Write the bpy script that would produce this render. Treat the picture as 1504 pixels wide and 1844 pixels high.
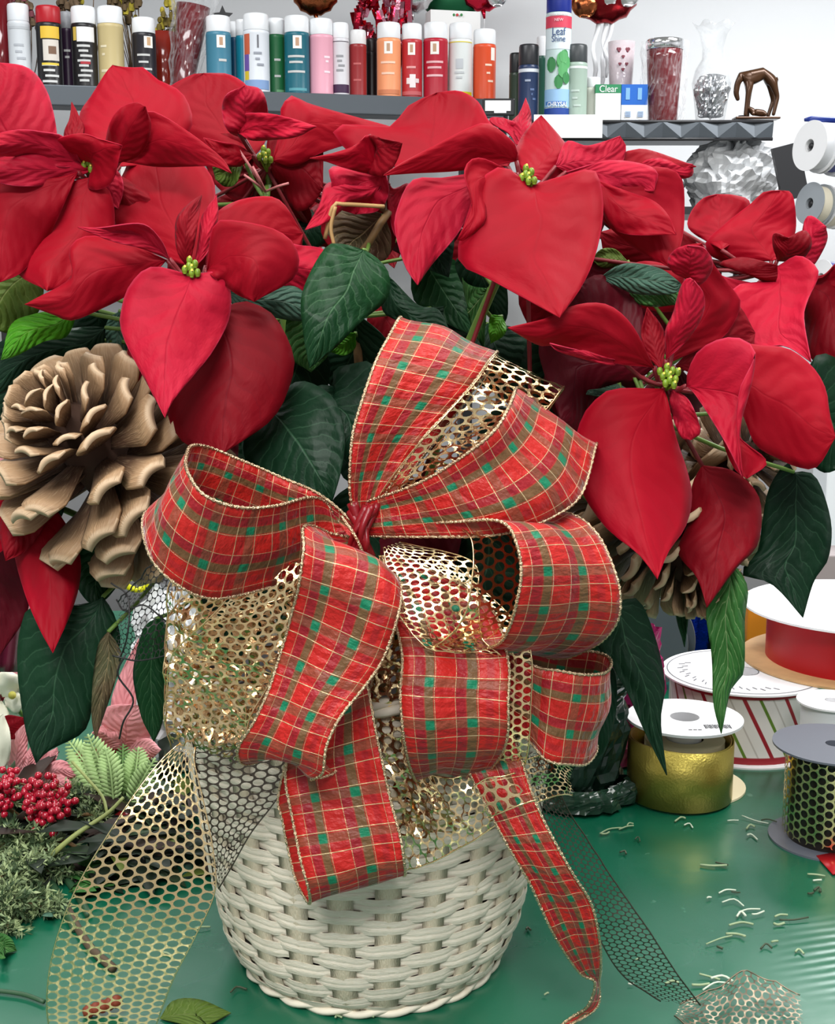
import bpy, bmesh, math, random
from mathutils import Vector, Matrix, noise

# ------------------------------------------------------------------ clearing, camera, world, lights
for o in list(bpy.data.objects):
    bpy.data.objects.remove(o)
scn = bpy.context.scene
C = scn.collection
PI = math.pi
F_PX, PITCH, CAM_Z = 2400.0, math.radians(10.0), 1.20
TABLE = 0.76

cam_d = bpy.data.cameras.new('camera')
cam = bpy.data.objects.new('camera', cam_d)
C.objects.link(cam)
cam.location = (0, 0, CAM_Z)
cam.rotation_euler = (PI / 2 - PITCH, 0, 0)
cam_d.sensor_fit = 'VERTICAL'
cam_d.sensor_height = 24.0
cam_d.lens = F_PX / 1844.0 * 24.0
cam_d.clip_start = 0.02
cam_d.dof.use_dof = False
scn.camera = cam

scn.view_settings.view_transform = 'Standard'
scn.view_settings.look = 'None'
scn.view_settings.exposure = 0.0
scn.view_settings.gamma = 1.0
scn.view_settings.use_curve_mapping = False

w = bpy.data.worlds.new('world')
scn.world = w
w.use_nodes = True
bg = w.node_tree.nodes['Background']
bg.inputs[0].default_value = (0.93, 0.96, 1.0, 1)
bg.inputs[1].default_value = 0.5

def area_light(name, loc, rot, sx, sy, power, col=(1, 1, 1)):
    d = bpy.data.lights.new(name, 'AREA')
    d.shape = 'RECTANGLE'
    d.size, d.size_y = sx, sy
    d.energy = power
    d.color = col
    o = bpy.data.objects.new(name, d)
    o.location, o.rotation_euler = loc, rot
    C.objects.link(o)
    return o

# fluorescent ceiling troffers of the shop, then a front fill
area_light('ceiling_lamp_light', (-0.5, 0.2, 2.62), (0, 0, 0), 0.6, 1.2, 30, (1, 0.985, 0.96))
area_light('ceiling_lamp_light', (0.9, 1.0, 2.62), (0, 0, 0), 0.6, 1.2, 30, (1, 0.985, 0.96))
area_light('ceiling_lamp_light', (-0.9, 2.6, 2.62), (0, 0, 0), 1.2, 0.6, 30, (0.97, 0.985, 1))
area_light('ceiling_lamp_light', (1.5, 2.9, 2.62), (0, 0, 0), 1.2, 0.6, 58, (0.97, 0.985, 1))
area_light('ceiling_lamp_light', (-0.2, -1.2, 2.62), (0, 0, 0), 1.2, 0.6, 84, (1, 0.99, 0.97))  # front fill added behind the camera to brighten the basket's near side

# ------------------------------------------------------------------ pixel -> world helpers
FWD = Vector((0, math.cos(PITCH), -math.sin(PITCH)))
UPV = Vector((0, math.sin(PITCH), math.cos(PITCH)))
CAMP = Vector((0, 0, CAM_Z))

def ray(px, py):
    return Vector(((px - 752) / F_PX, 0, 0)) + UPV * (-(py - 922) / F_PX) + FWD

def at(px, py, Y):
    d = ray(px, py)
    return CAMP + d * (Y / d.y)

def onz(px, py, z):
    d = ray(px, py)
    return CAMP + d * ((z - CAM_Z) / d.z)

def T(px, py):
    return onz(px, py, TABLE)

# ------------------------------------------------------------------ object helpers
def link(name, me, mat=None, parent=None):
    o = bpy.data.objects.new(name, me)
    C.objects.link(o)
    if mat is not None:
        for m in (mat if isinstance(mat, (list, tuple)) else [mat]):
            me.materials.append(m)
    if parent is not None:
        o.parent = parent
        o.matrix_parent_inverse = Matrix.Translation(-parent.location)
    return o

def tag(o, label, cat, group=None, kind=None):
    o['label'] = label
    o['category'] = cat
    if group: o['group'] = group
    if kind: o['kind'] = kind
    return o

def thing(name, loc, label, cat, group=None):
    o = bpy.data.objects.new(name, None)
    o.empty_display_size = 0.02
    C.objects.link(o)
    o.location = loc
    tag(o, label, cat, group)
    return o

def struct(name, bm, mat):
    o = obj(name, bm, mat)
    o['kind'] = 'structure'
    return o

def obj(name, bm, mat=None, parent=None, smooth=True):
    """bm is in WORLD coordinates; parented parts keep their place"""
    me = bpy.data.meshes.new(name)
    bm.to_mesh(me)
    bm.free()
    if smooth:
        for p in me.polygons: p.use_smooth = True
    return link(name, me, mat, parent)

def sharp(o, ang=40):
    me = o.data
    me.polygons.foreach_set('use_smooth', [True] * len(me.polygons))
    bm = bmesh.new(); bm.from_mesh(me)
    for e in bm.edges:
        if len(e.link_faces) == 2:
            e.smooth = e.calc_face_angle(0) < math.radians(ang)
    bm.to_mesh(me); bm.free()
    return o

def B():
    return bmesh.new()

def box(bm, c, s, rot=None, mi=0):
    vs = []
    M = rot if rot is not None else Matrix.Identity(3)
    for dx in (-.5, .5):
        for dy in (-.5, .5):
            for dz in (-.5, .5):
                vs.append(bm.verts.new(Vector(c) + M @ Vector((dx * s[0], dy * s[1], dz * s[2]))))
    for f in ((0, 1, 3, 2), (4, 6, 7, 5), (0, 4, 5, 1), (2, 3, 7, 6), (0, 2, 6, 4), (1, 5, 7, 3)):
        fc = bm.faces.new([vs[i] for i in f]); fc.material_index = mi
    return vs

def lathe(bm, prof, M=None, n=32, mi=0, cap0=False, cap1=False, wob=None):
    """prof: list of (r,z[,mi]); M: 4x4 matrix"""
    M = M or Matrix()
    rings = []
    for k, p in enumerate(prof):
        r, z = p[0], p[1]
        if r < 1e-6:
            rings.append([bm.verts.new(M @ Vector((0, 0, z)))])
        else:
            row = []
            for i in range(n):
                a = 2 * PI * i / n
                rr, zz = (r, z) if wob is None else wob(r, z, a)
                row.append(bm.verts.new(M @ Vector((rr * math.cos(a), rr * math.sin(a), zz))))
            rings.append(row)
    for k in range(len(rings) - 1):
        a, b = rings[k], rings[k + 1]
        m = prof[k + 1][2] if len(prof[k + 1]) > 2 else mi
        for i in range(n):
            j = (i + 1) % n
            if len(a) == 1 and len(b) == 1: continue
            if len(a) == 1: f = bm.faces.new((a[0], b[i], b[j]))
            elif len(b) == 1: f = bm.faces.new((a[i], a[j], b[0]))
            else: f = bm.faces.new((a[i], a[j], b[j], b[i]))
            f.material_index = m
    if cap0 and len(rings[0]) > 1: bm.faces.new(rings[0][::-1])
    if cap1 and len(rings[-1]) > 1: bm.faces.new(rings[-1])

def cr(P, t):
    """Catmull-Rom through P (any tuple/Vector list), t in 0..len-1"""
    n = len(P)
    i = min(int(t), n - 2)
    f = t - i
    p1, p2 = P[i], P[i + 1]
    p0 = P[i - 1] if i > 0 else p1 * 2 - p2
    p3 = P[i + 2] if i + 2 < n else p2 * 2 - p1
    return 0.5 * ((2 * p1) + (p2 - p0) * f + (2 * p0 - 5 * p1 + 4 * p2 - p3) * f * f + (3 * p1 - p0 - 3 * p2 + p3) * f ** 3)

def resample(P, n):
    """smooth curve through P resampled at n+1 points equal in arc length"""
    m = 14 * (len(P) - 1)
    S = [cr(P, k * (len(P) - 1) / m) for k in range(m + 1)]
    L = [0]
    for k in range(m): L.append(L[-1] + (S[k + 1] - S[k]).length)
    out, k = [], 0
    for i in range(n + 1):
        d = L[-1] * i / n
        while k < m - 1 and L[k + 1] < d: k += 1
        seg = L[k + 1] - L[k]
        f = (d - L[k]) / seg if seg > 1e-9 else 0
        out.append(S[k].lerp(S[k + 1], min(max(f, 0), 1)))
    return out

def tube(bm, pts, r, n=6, mi=0, smoothn=None, caps=True, rf=None):
    if smoothn: pts = resample([Vector(p) for p in pts], smoothn)
    pts = [Vector(p) for p in pts]
    rings = []
    prev = None
    for k, p in enumerate(pts):
        d = (pts[min(k + 1, len(pts) - 1)] - pts[max(k - 1, 0)])
        if d.length < 1e-9: d = Vector((0, 0, 1))
        d.normalize()
        if prev is None:
            a = d.orthogonal().normalized()
        else:
            a = (prev - d * prev.dot(d))
            a = a.normalized() if a.length > 1e-6 else d.orthogonal().normalized()
        prev = a
        b = d.cross(a)
        rr = r if rf is None else r * rf(k / (len(pts) - 1))
        rings.append([bm.verts.new(p + (a * math.cos(2 * PI * i / n) + b * math.sin(2 * PI * i / n)) * rr) for i in range(n)])
    for k in range(len(rings) - 1):
        for i in range(n):
            j = (i + 1) % n
            f = bm.faces.new((rings[k][i], rings[k][j], rings[k + 1][j], rings[k + 1][i])); f.material_index = mi
    if caps:
        f = bm.faces.new(rings[0][::-1]); f.material_index = mi
        f = bm.faces.new(rings[-1]); f.material_index = mi

def ball(bm, c, r, seg=10, rings=6, mi=0, sc=(1, 1, 1)):
    M = Matrix.Translation(c) @ Matrix.Diagonal((sc[0], sc[1], sc[2], 1))
    prof = [(r * math.sin(PI * k / rings), -r * math.cos(PI * k / rings)) for k in range(rings + 1)]
    lathe(bm, prof, M, seg, mi)

def bevel(o, w=0.002, seg=2):
    m = o.modifiers.new('bevel', 'BEVEL'); m.width = w; m.segments = seg; m.limit_method = 'ANGLE'
    return o

def solid(o, t, off=0):
    m = o.modifiers.new('thick', 'SOLIDIFY'); m.thickness = t; m.offset = off
    return o

def text_mesh(name, s, mat, parent, loc, size, radius=None, ang0=0, rot=0.0, bold=0.0, axis=None, face=-PI/2, sx=1.0):
    """lettering as real mesh; curved round a vertical cylinder of given radius (centre axis at loc), else flat facing -Y"""
    cu = bpy.data.curves.new('lettering', 'FONT')
    cu.body = s; cu.size = size; cu.align_x = 'CENTER'; cu.align_y = 'CENTER'; cu.extrude = 0.0002; cu.offset = bold
    t = bpy.data.objects.new('tmp_text', cu)
    C.objects.link(t)
    dg = bpy.context.evaluated_depsgraph_get()
    me = bpy.data.meshes.new_from_object(t.evaluated_get(dg))
    bpy.data.objects.remove(t); bpy.data.curves.remove(cu)
    me.name = name
    for v in me.vertices:
        x, y, z = v.co
        x *= sx
        c, s_ = math.cos(rot), math.sin(rot)
        x, y = x * c - y * s_, x * s_ + y * c
        if radius:
            a = face + ang0 + x / radius
            rr = radius + z + 0.0004
            v.co = Vector((loc[0] + rr * math.cos(a), loc[1] + rr * math.sin(a), loc[2] + y))
        else:
            v.co = Vector((loc[0] + x, loc[1] - z - 0.0004, loc[2] + y))
    return link(name, me, mat, parent)

# ------------------------------------------------------------------ materials
def new_mat(name):
    m = bpy.data.materials.new(name)
    m.use_nodes = True
    nt = m.node_tree
    p = nt.nodes['Principled BSDF']
    return m, nt, p

def setp(p, **k):
    for a, v in k.items():
        p.inputs[a.replace('_', ' ')].default_value = v

def mat(name, col, rough=0.5, metal=0.0, bump=0.0, bscale=60, spec=0.5, var=0.0, coat=0.0, trans=0.0, ior=1.45, emis=None, alpha=1.0):
    m, nt, p = new_mat(name)
    c = (col[0], col[1], col[2], 1)
    p.inputs['Base Color'].default_value = c
    p.inputs['Roughness'].default_value = rough
    p.inputs['Metallic'].default_value = metal
    p.inputs['Specular IOR Level'].default_value = spec
    p.inputs['Coat Weight'].default_value = coat
    p.inputs['Coat Roughness'].default_value = 0.08
    p.inputs['Transmission Weight'].default_value = trans
    p.inputs['IOR'].default_value = ior
    p.inputs['Alpha'].default_value = alpha
    N, L = nt.nodes, nt.links
    if bump or var:
        tc = N.new('ShaderNodeTexCoord')
        nz = N.new('ShaderNodeTexNoise'); nz.inputs['Scale'].default_value = bscale; nz.inputs['Detail'].default_value = 5
        L.new(tc.outputs['Object'], nz.inputs['Vector'])
        if bump:
            b = N.new('ShaderNodeBump'); b.inputs['Strength'].default_value = bump; b.inputs['Distance'].default_value = 0.002
            L.new(nz.outputs[0], b.inputs['Height']); L.new(b.outputs[0], p.inputs['Normal'])
        if var:
            mr = N.new('ShaderNodeMapRange'); mr.inputs[1].default_value = .3; mr.inputs[2].default_value = .7
            mr.inputs[3].default_value = 1 - var; mr.inputs[4].default_value = 1 + var
            L.new(nz.outputs[0], mr.inputs[0])
            mx = N.new('ShaderNodeVectorMath'); mx.operation = 'SCALE'
            mx.inputs[0].default_value = col[:3]
            L.new(mr.outputs[0], mx.inputs['Scale']); L.new(mx.outputs[0], p.inputs['Base Color'])
    return m

def srgb(r, g, b):
    f = lambda c: (c / 255 / 12.92) if c / 255 <= .04045 else ((c / 255 + .055) / 1.055) ** 2.4
    return (f(r), f(g), f(b))

class G:
    """tiny node-graph helper"""
    def __init__(s, nt): s.nt = nt
    def v(s, x, sock):
        if isinstance(x, (int, float)): sock.default_value = x
        elif isinstance(x, tuple): sock.default_value = (x[0], x[1], x[2], 1) if len(sock.default_value) == 4 else x
        else: s.nt.links.new(x, sock)
    def m(s, op, a, b=0.0, c=None):
        n = s.nt.nodes.new('ShaderNodeMath'); n.operation = op
        s.v(a, n.inputs[0]); s.v(b, n.inputs[1])
        if c is not None: s.v(c, n.inputs[2])
        return n.outputs[0]
    def band(s, x, a, b):
        return s.m('MULTIPLY', s.m('GREATER_THAN', x, a), s.m('LESS_THAN', x, b))
    def soft(s, x, a, b, e=0.01):
        l = s.ss(x, a - e, a + e); r = s.ss(x, b - e, b + e)
        return s.m('SUBTRACT', l, r)
    def ss(s, x, a, b, lo=0.0, hi=1.0):
        n = s.nt.nodes.new('ShaderNodeMapRange'); n.interpolation_type = 'SMOOTHSTEP'
        s.v(x, n.inputs[0]); n.inputs[1].default_value = a; n.inputs[2].default_value = b
        n.inputs[3].default_value = lo; n.inputs[4].default_value = hi
        return n.outputs[0]
    def mix(s, f, a, b):
        n = s.nt.nodes.new('ShaderNodeMix'); n.data_type = 'RGBA'
        s.v(f, n.inputs[0]); s.v(a, n.inputs[6]); s.v(b, n.inputs[7])
        return n.outputs[2]
    def noise(s, vec, scale, detail=3, rough=.5):
        n = s.nt.nodes.new('ShaderNodeTexNoise'); n.inputs['Scale'].default_value = scale; n.inputs['Detail'].default_value = detail
        n.inputs['Roughness'].default_value = rough
        if vec is not None: s.nt.links.new(vec, n.inputs['Vector'])
        return n.outputs[0]
    def uv(s):
        n = s.nt.nodes.new('ShaderNodeUVMap'); n.uv_map = 'UVMap'
        sp = s.nt.nodes.new('ShaderNodeSeparateXYZ'); s.nt.links.new(n.outputs[0], sp.inputs[0])
        return n.outputs[0], sp.outputs[0], sp.outputs[1]
    def objc(s):
        n = s.nt.nodes.new('ShaderNodeTexCoord'); return n.outputs['Object']
    def xyz(s, vec):
        sp = s.nt.nodes.new('ShaderNodeSeparateXYZ'); s.nt.links.new(vec, sp.inputs[0]); return sp.outputs
    def comb(s, x, y, z=0.0):
        n = s.nt.nodes.new('ShaderNodeCombineXYZ'); s.v(x, n.inputs[0]); s.v(y, n.inputs[1]); s.v(z, n.inputs[2]); return n.outputs[0]
    def bump(s, h, p, st=.4, dist=.002):
        b = s.nt.nodes.new('ShaderNodeBump'); b.inputs['Strength'].default_value = st; b.inputs['Distance'].default_value = dist
        s.nt.links.new(h, b.inputs['Height']); s.nt.links.new(b.outputs[0], p.inputs['Normal'])
    def info(s):
        n = s.nt.nodes.new('ShaderNodeObjectInfo'); return n.outputs['Random']

def leaf_mat(name, colA, colB, vein, under, nveins=9.0, vein_vis=.5, bump=.5, sheen=.0, rough=.45, trans=.2, coat=0, edge=None):
    """veined leaf or bract; UV: x = across (0..1), y = along from base to tip"""
    m, nt, p = new_mat(name)
    g = G(nt)
    uvv, u, v = g.uv()
    av = g.m('ABSOLUTE', g.m('SUBTRACT', g.m('MULTIPLY', u, 2.0), 1.0))
    nz = g.noise(uvv, 6.0, 3)
    ph = g.m('SUBTRACT', g.m('MULTIPLY', v, nveins), g.m('MULTIPLY', av, nveins * .28))
    ph = g.m('ADD', ph, g.m('MULTIPLY', nz, .9))
    fr = g.m('FRACT', ph)
    d = g.m('ABSOLUTE', g.m('SUBTRACT', fr, .5))            # 0 at the vein
    line = g.ss(d, 0.0, .07, 1.0, 0.0)
    ridge = g.ss(d, 0.0, .5, 0.0, 1.0)
    mid = g.ss(av, 0.0, .035, 1.0, 0.0)
    fade = g.ss(av, .75, 1.0, 1.0, 0.2)
    line = g.m('MULTIPLY', line, fade)
    vv = g.m('MINIMUM', g.m('ADD', g.m('MULTIPLY', line, vein_vis), g.m('MULTIPLY', mid, min(1, vein_vis * 1.6))), 1.0)
    o = g.objc()
    n2 = g.noise(o, 14.0, 4, .6)
    base = g.mix(g.ss(n2, .3, .7), colA, colB)
    rnd = g.info()
    hsv = nt.nodes.new('ShaderNodeHueSaturation'); nt.links.new(base, hsv.inputs['Color'])
    nt.links.new(g.m('ADD', g.m('MULTIPLY', rnd, .2), .9), hsv.inputs['Value'])
    c = g.mix(vv, hsv.outputs[0], vein)
    if edge is not None:
        c = g.mix(g.ss(av, .955, 1.0, 0.0, .6), c, edge)  # paler rim: own edge tone plus caught light, put into the colour
    geo = nt.nodes.new('ShaderNodeNewGeometry')
    nt.links.new(c, p.inputs['Base Color'])
    fine = g.noise(uvv, 40.0, 3)
    h = g.m('ADD', g.m('MULTIPLY', ridge, 1.0), g.m('MULTIPLY', fine, .25))
    h = g.m('SUBTRACT', h, g.m('MULTIPLY', mid, .8))
    g.bump(h, p, bump, .0016)
    p.inputs['Roughness'].default_value = rough
    p.inputs['Specular IOR Level'].default_value = .16
    p.inputs['Sheen Weight'].default_value = sheen
    p.inputs['Sheen Roughness'].default_value = .4
    p.inputs['Sheen Tint'].default_value = (1, .45, .6, 1)
    p.inputs['Coat Weight'].default_value = coat
    if trans:
        t = nt.nodes.new('ShaderNodeBsdfTranslucent'); nt.links.new(c, t.inputs[0])
        ms = nt.nodes.new('ShaderNodeMixShader'); ms.inputs[0].default_value = trans
        out = nt.nodes['Material Output']
        nt.links.new(p.outputs[0], ms.inputs[1]); nt.links.new(t.outputs[0], ms.inputs[2]); nt.links.new(ms.outputs[0], out.inputs[0])
    return m

RED = leaf_mat('bract_red', srgb(152, 1, 24), srgb(162, 3, 31), srgb(136, 4, 24), None, 8, .16, .16, .04, .6, .22, edge=srgb(190, 30, 58))
REDP = leaf_mat('bract_pinkish_red', srgb(178, 16, 44), srgb(188, 26, 56), srgb(150, 14, 40), None, 8, .2, .34, .06, .6, .22, edge=srgb(206, 60, 90))  # pinker bracts; on some the lit pink is put into the colour
REDD = leaf_mat('bract_deep_red', srgb(122, 3, 20), srgb(138, 5, 24), srgb(96, 4, 22), None, 9, .22, .25, .03, .6, .18)  # deeper red for old bracts, and painted shade on shadowed ones
MARO = leaf_mat('bract_maroon', srgb(80, 5, 20), srgb(94, 8, 26), srgb(60, 6, 20), None, 9, .22, .25, .04, .5, .12)  # for old dark bracts and shadowed ones, their shade put into the colour
PINKC = leaf_mat('bract_coral_pink', srgb(255, 170, 176), srgb(255, 192, 196), srgb(240, 140, 150), None, 9, .4, .5, .2, .5, .2)
GRN = leaf_mat('leaf_dark_green', srgb(16, 54, 28), srgb(24, 68, 34), srgb(90, 130, 92), None, 10, .32, .4, 0, .48, .12, coat=.03)
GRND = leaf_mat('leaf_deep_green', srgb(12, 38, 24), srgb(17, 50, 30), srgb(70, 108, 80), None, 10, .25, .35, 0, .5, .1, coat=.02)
GRNG = leaf_mat('leaf_grey_green', srgb(70, 108, 92), srgb(92, 128, 108), srgb(150, 175, 155), None, 9, .35, .6, 0, .5, .15)
GRNB = leaf_mat('leaf_bright_green', srgb(70, 150, 30), srgb(96, 176, 44), srgb(150, 200, 90), None, 9, .35, .6, 0, .45, .3)
GRNM = leaf_mat('leaf_mid_green', srgb(52, 104, 48), srgb(70, 124, 62), srgb(160, 185, 130), None, 10, .5, .6, 0, .45, .2)
OLIV = leaf_mat('leaf_olive', srgb(84, 108, 40), srgb(100, 122, 56), srgb(140, 150, 90), None, 9, .35, .5, 0, .5, .2)
BRNL = leaf_mat('leaf_brownish', srgb(96, 62, 52), srgb(80, 84, 58), srgb(170, 150, 110), None, 9, .5, .5, 0, .5, .15)
STEMG = mat('stem_green', srgb(96, 128, 52), .5, var=.15)
STEMB = mat('stem_brown', srgb(110, 84, 50), .6, var=.2)
STEMR = mat('stem_red', srgb(120, 28, 36), .5)
BUD = mat('bud_green', srgb(112, 140, 36), .4, var=.25, bscale=200)
BUDY = mat('bud_yellow', srgb(235, 220, 90), .4)
WHITEP = mat('petal_white', srgb(236, 236, 216), .6, bump=.2)

GOLDF = mat('gold_foil', (.90, .68, .36), .22, 1.0, bump=.25, bscale=240)
GOLDD = mat('gold_foil_dark_reflect', (.085, .07, .055), .35, .8)  # gold foil with its dark reflections put into the base colour
GOLDW = mat('gold_wire', (.66, .50, .32), .25, 1.0, bump=.8, bscale=900)
BLACKN = mat('black_net', (.012, .012, .012), .5)

def plaid_mat():
    m, nt, p = new_mat('plaid_cloth')
    g = G(nt)
    uvv, u, v = g.uv()
    w_ = g.m('FRACT', g.m('DIVIDE', v, .36))
    lo = g.m('ADD', g.soft(u, .215, .30), g.soft(u, .615, .715))
    lm = g.m('ADD', g.soft(u, .12, .21), g.soft(u, .515, .61))
    lm = g.m('ADD', lm, g.m('MULTIPLY', g.soft(u, .80, .87), .5))
    co = g.soft(w_, .05, .28, .02)
    cm = g.m('MULTIPLY', g.soft(w_, .30, .46, .03), .35)
    c = g.mix(0.0, srgb(196, 32, 26), srgb(196, 32, 26))
    c = g.mix(g.m('MULTIPLY', cm, 1.0), c, srgb(140, 22, 34))
    c = g.mix(g.m('MULTIPLY', lm, .6), c, srgb(128, 20, 42))
    c = g.mix(g.m('MULTIPLY', co, .6), c, srgb(112, 84, 58))
    c = g.mix(g.m('MULTIPLY', lo, .9), c, srgb(104, 88, 54))
    c = g.mix(g.m('MULTIPLY', co, lo), c, srgb(12, 128, 90))
    th = g.m('ADD', g.m('ADD', g.soft(u, .307, .314, .002), g.soft(u, .107, .113, .002)), g.m('ADD', g.soft(u, .507, .514, .002), g.m('ADD', g.soft(u, .723, .730, .002), g.soft(u, .917, .923, .002))))
    th2 = g.m('ADD', g.soft(w_, .004, .024, .004), g.soft(w_, .504, .524, .004))
    sp = g.noise(uvv, 130.0, 2)
    th = g.m('MULTIPLY', th, g.ss(sp, .38, .5))
    t = g.m('MINIMUM', g.m('ADD', th, th2), 1.0)
    c = g.mix(g.m('MULTIPLY', t, .85), c, srgb(244, 222, 170))
    nt.links.new(c, p.inputs['Base Color'])
    nt.links.new(g.m('MULTIPLY', t, .6), p.inputs['Metallic'])
    p.inputs['Roughness'].default_value = .5
    p.inputs['Sheen Weight'].default_value = .35
    p.inputs['Sheen Roughness'].default_value = .3
    p.inputs['Specular IOR Level'].default_value = .45
    big = g.noise(g.comb(g.m('MULTIPLY', u, 3.0), g.m('MULTIPLY', v, 5.0)), 2.2, 3)
    h = g.m('ADD', g.m('MULTIPLY', t, .25), g.m('MULTIPLY', big, 1.6))
    g.bump(h, p, .55, .003)
    tr = nt.nodes.new('ShaderNodeBsdfTranslucent'); nt.links.new(c, tr.inputs[0])
    ms = nt.nodes.new('ShaderNodeMixShader'); ms.inputs[0].default_value = .22
    nt.links.new(p.outputs[0], ms.inputs[1]); nt.links.new(tr.outputs[0], ms.inputs[2]); nt.links.new(ms.outputs[0], nt.nodes['Material Output'].inputs[0])
    return m
PLAID = plaid_mat()
# ================================================================== SETTING
WALLM = mat('wall_paint', (0.80, 0.815, 0.83), .85, bump=.08, bscale=120)
FLOORM = mat('floor_vinyl', (0.35, 0.33, 0.31), .4, var=.1, bscale=20)
CEILM = mat('ceiling_tile', (0.78, 0.78, 0.76), .9, bump=.2, bscale=180)
bm = B(); box(bm, (0.2, 1.25, -0.02), (6.0, 6.5, .04)); struct('floor', bm, FLOORM)
bm = B(); box(bm, (0.2, 4.42, 1.35), (6.0, .1, 2.8)); struct('wall_back', bm, WALLM)
bm = B(); box(bm, (-2.75, 1.25, 1.35), (.1, 6.4, 2.8)); struct('wall_left', bm, WALLM)
bm = B(); box(bm, (3.15, 1.25, 1.35), (.1, 6.4, 2.8)); struct('wall_right', bm, WALLM)
bm = B(); box(bm, (0.2, 1.25, 2.75), (6.0, 6.5, .06)); struct('ceiling', bm, CEILM)

def table_mat():
    m, nt, p = new_mat('green_vinyl')
    g = G(nt); o = g.objc()
    x, y, z = g.xyz(o)
    n1 = g.noise(o, 3.0, 4)
    n2 = g.noise(o, 60.0, 3)
    c = g.mix(g.ss(n1, .35, .7), srgb(8, 84, 60), srgb(14, 98, 70))
    sc = g.noise(g.comb(g.m('MULTIPLY', x, 6.0), g.m('MULTIPLY', y, 90.0)), 3.0, 2)
    c = g.mix(g.ss(n2, .68, .78, 0, .25), c, srgb(120, 160, 140))
    nt.links.new(c, p.inputs['Base Color'])
    nt.links.new(g.ss(n1, .3, .75, .22, .36), p.inputs['Roughness'])
    p.inputs['Specular IOR Level'].default_value = .85
    # vinyl wrinkles near the right front corner
    dx = g.m('SUBTRACT', x, .42); dy = g.m('SUBTRACT', y, .80)
    r = g.m('SQRT', g.m('ADD', g.m('MULTIPLY', dx, dx), g.m('MULTIPLY', g.m('MULTIPLY', dy, dy), 3.0)))
    wr = g.m('MULTIPLY', g.m('SINE', g.m('MULTIPLY', g.m('ADD', g.m('ADD', y, g.m('MULTIPLY', x, -.28)), g.m('MULTIPLY', n1, .02)), 700.0)), g.ss(r, .05, .2, 1.0, 0.0))
    h = g.m('ADD', g.m('MULTIPLY', wr, .35), g.m('ADD', g.m('MULTIPLY', n1, 4.0), g.m('MULTIPLY', n2, .12)))
    g.bump(h, p, .35, .004)
    return m
tbl = thing('work_table', (0.1, 1.2, 0), 'green vinyl covered work table under the whole arrangement', 'table')
bm = B(); box(bm, (0.1, 1.12, TABLE - .02), (2.6, 1.24, .04)); bevel(obj('table_top', bm, table_mat(), tbl, False), .006)
TLEG = mat('table_leg_paint', (.08, .08, .08), .5)
for sx in (-1.1, 1.3):
    for sy in (.58, 1.66):
        bm = B(); box(bm, (sx, sy, .36), (.05, .05, .72)); obj('leg', bm, TLEG, tbl, False)

# ================================================================== BASKET
BX, BY = at(668, 1600, .822).x, .822
def brad(h):
    P = [(0, .079), (.012, .089), (.03, .0965), (.06, .1025), (.1, .1085), (.15, .1155), (.205, .121)]
    for a, b in zip(P, P[1:]):
        if h <= b[0]:
            f = (h - a[0]) / (b[0] - a[0]); return a[1] + (b[1] - a[1]) * f
    return P[-1][1]

def wicker_mat(name, a, b):
    m, nt, p = new_mat(name)
    g = G(nt); uvv, u, v = g.uv()
    o = g.objc()
    n1 = g.noise(g.comb(g.m('MULTIPLY', u, 3.0), g.m('MULTIPLY', v, 16.0)), 4.0, 4)
    n2 = g.noise(o, 16.0, 4, .65)
    c = g.mix(g.ss(n1, .3, .75), a, b)
    c = g.mix(g.ss(n2, .58, .78, 0, .55), c, srgb(186, 160, 118))
    c = g.mix(g.ss(n1, .70, .76, 0, .4), c, srgb(170, 150, 120))
    nt.links.new(c, p.inputs['Base Color'])
    p.inputs['Roughness'].default_value = .55
    st = g.m('SINE', g.m('MULTIPLY', v, 26.0))
    g.bump(g.m('ADD', g.m('MULTIPLY', n1, 1.4), g.m('MULTIPLY', st, .25)), p, .55, .0016)
    return m
WK1 = wicker_mat('white_wicker_weaver', srgb(238, 231, 214), srgb(226, 214, 190))
WK2 = wicker_mat('white_wicker_stake', srgb(222, 210, 186), srgb(206, 190, 162))
basket = thing('wicker_basket', (BX, BY, TABLE), 'round white painted wicker basket holding the red poinsettias on the green table', 'basket')
random.seed(4)
NST, RH = 24, .0079
def uvl(bm): return bm.loops.layers.uv.get('UVMap') or bm.loops.layers.uv.new('UVMap')
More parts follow.
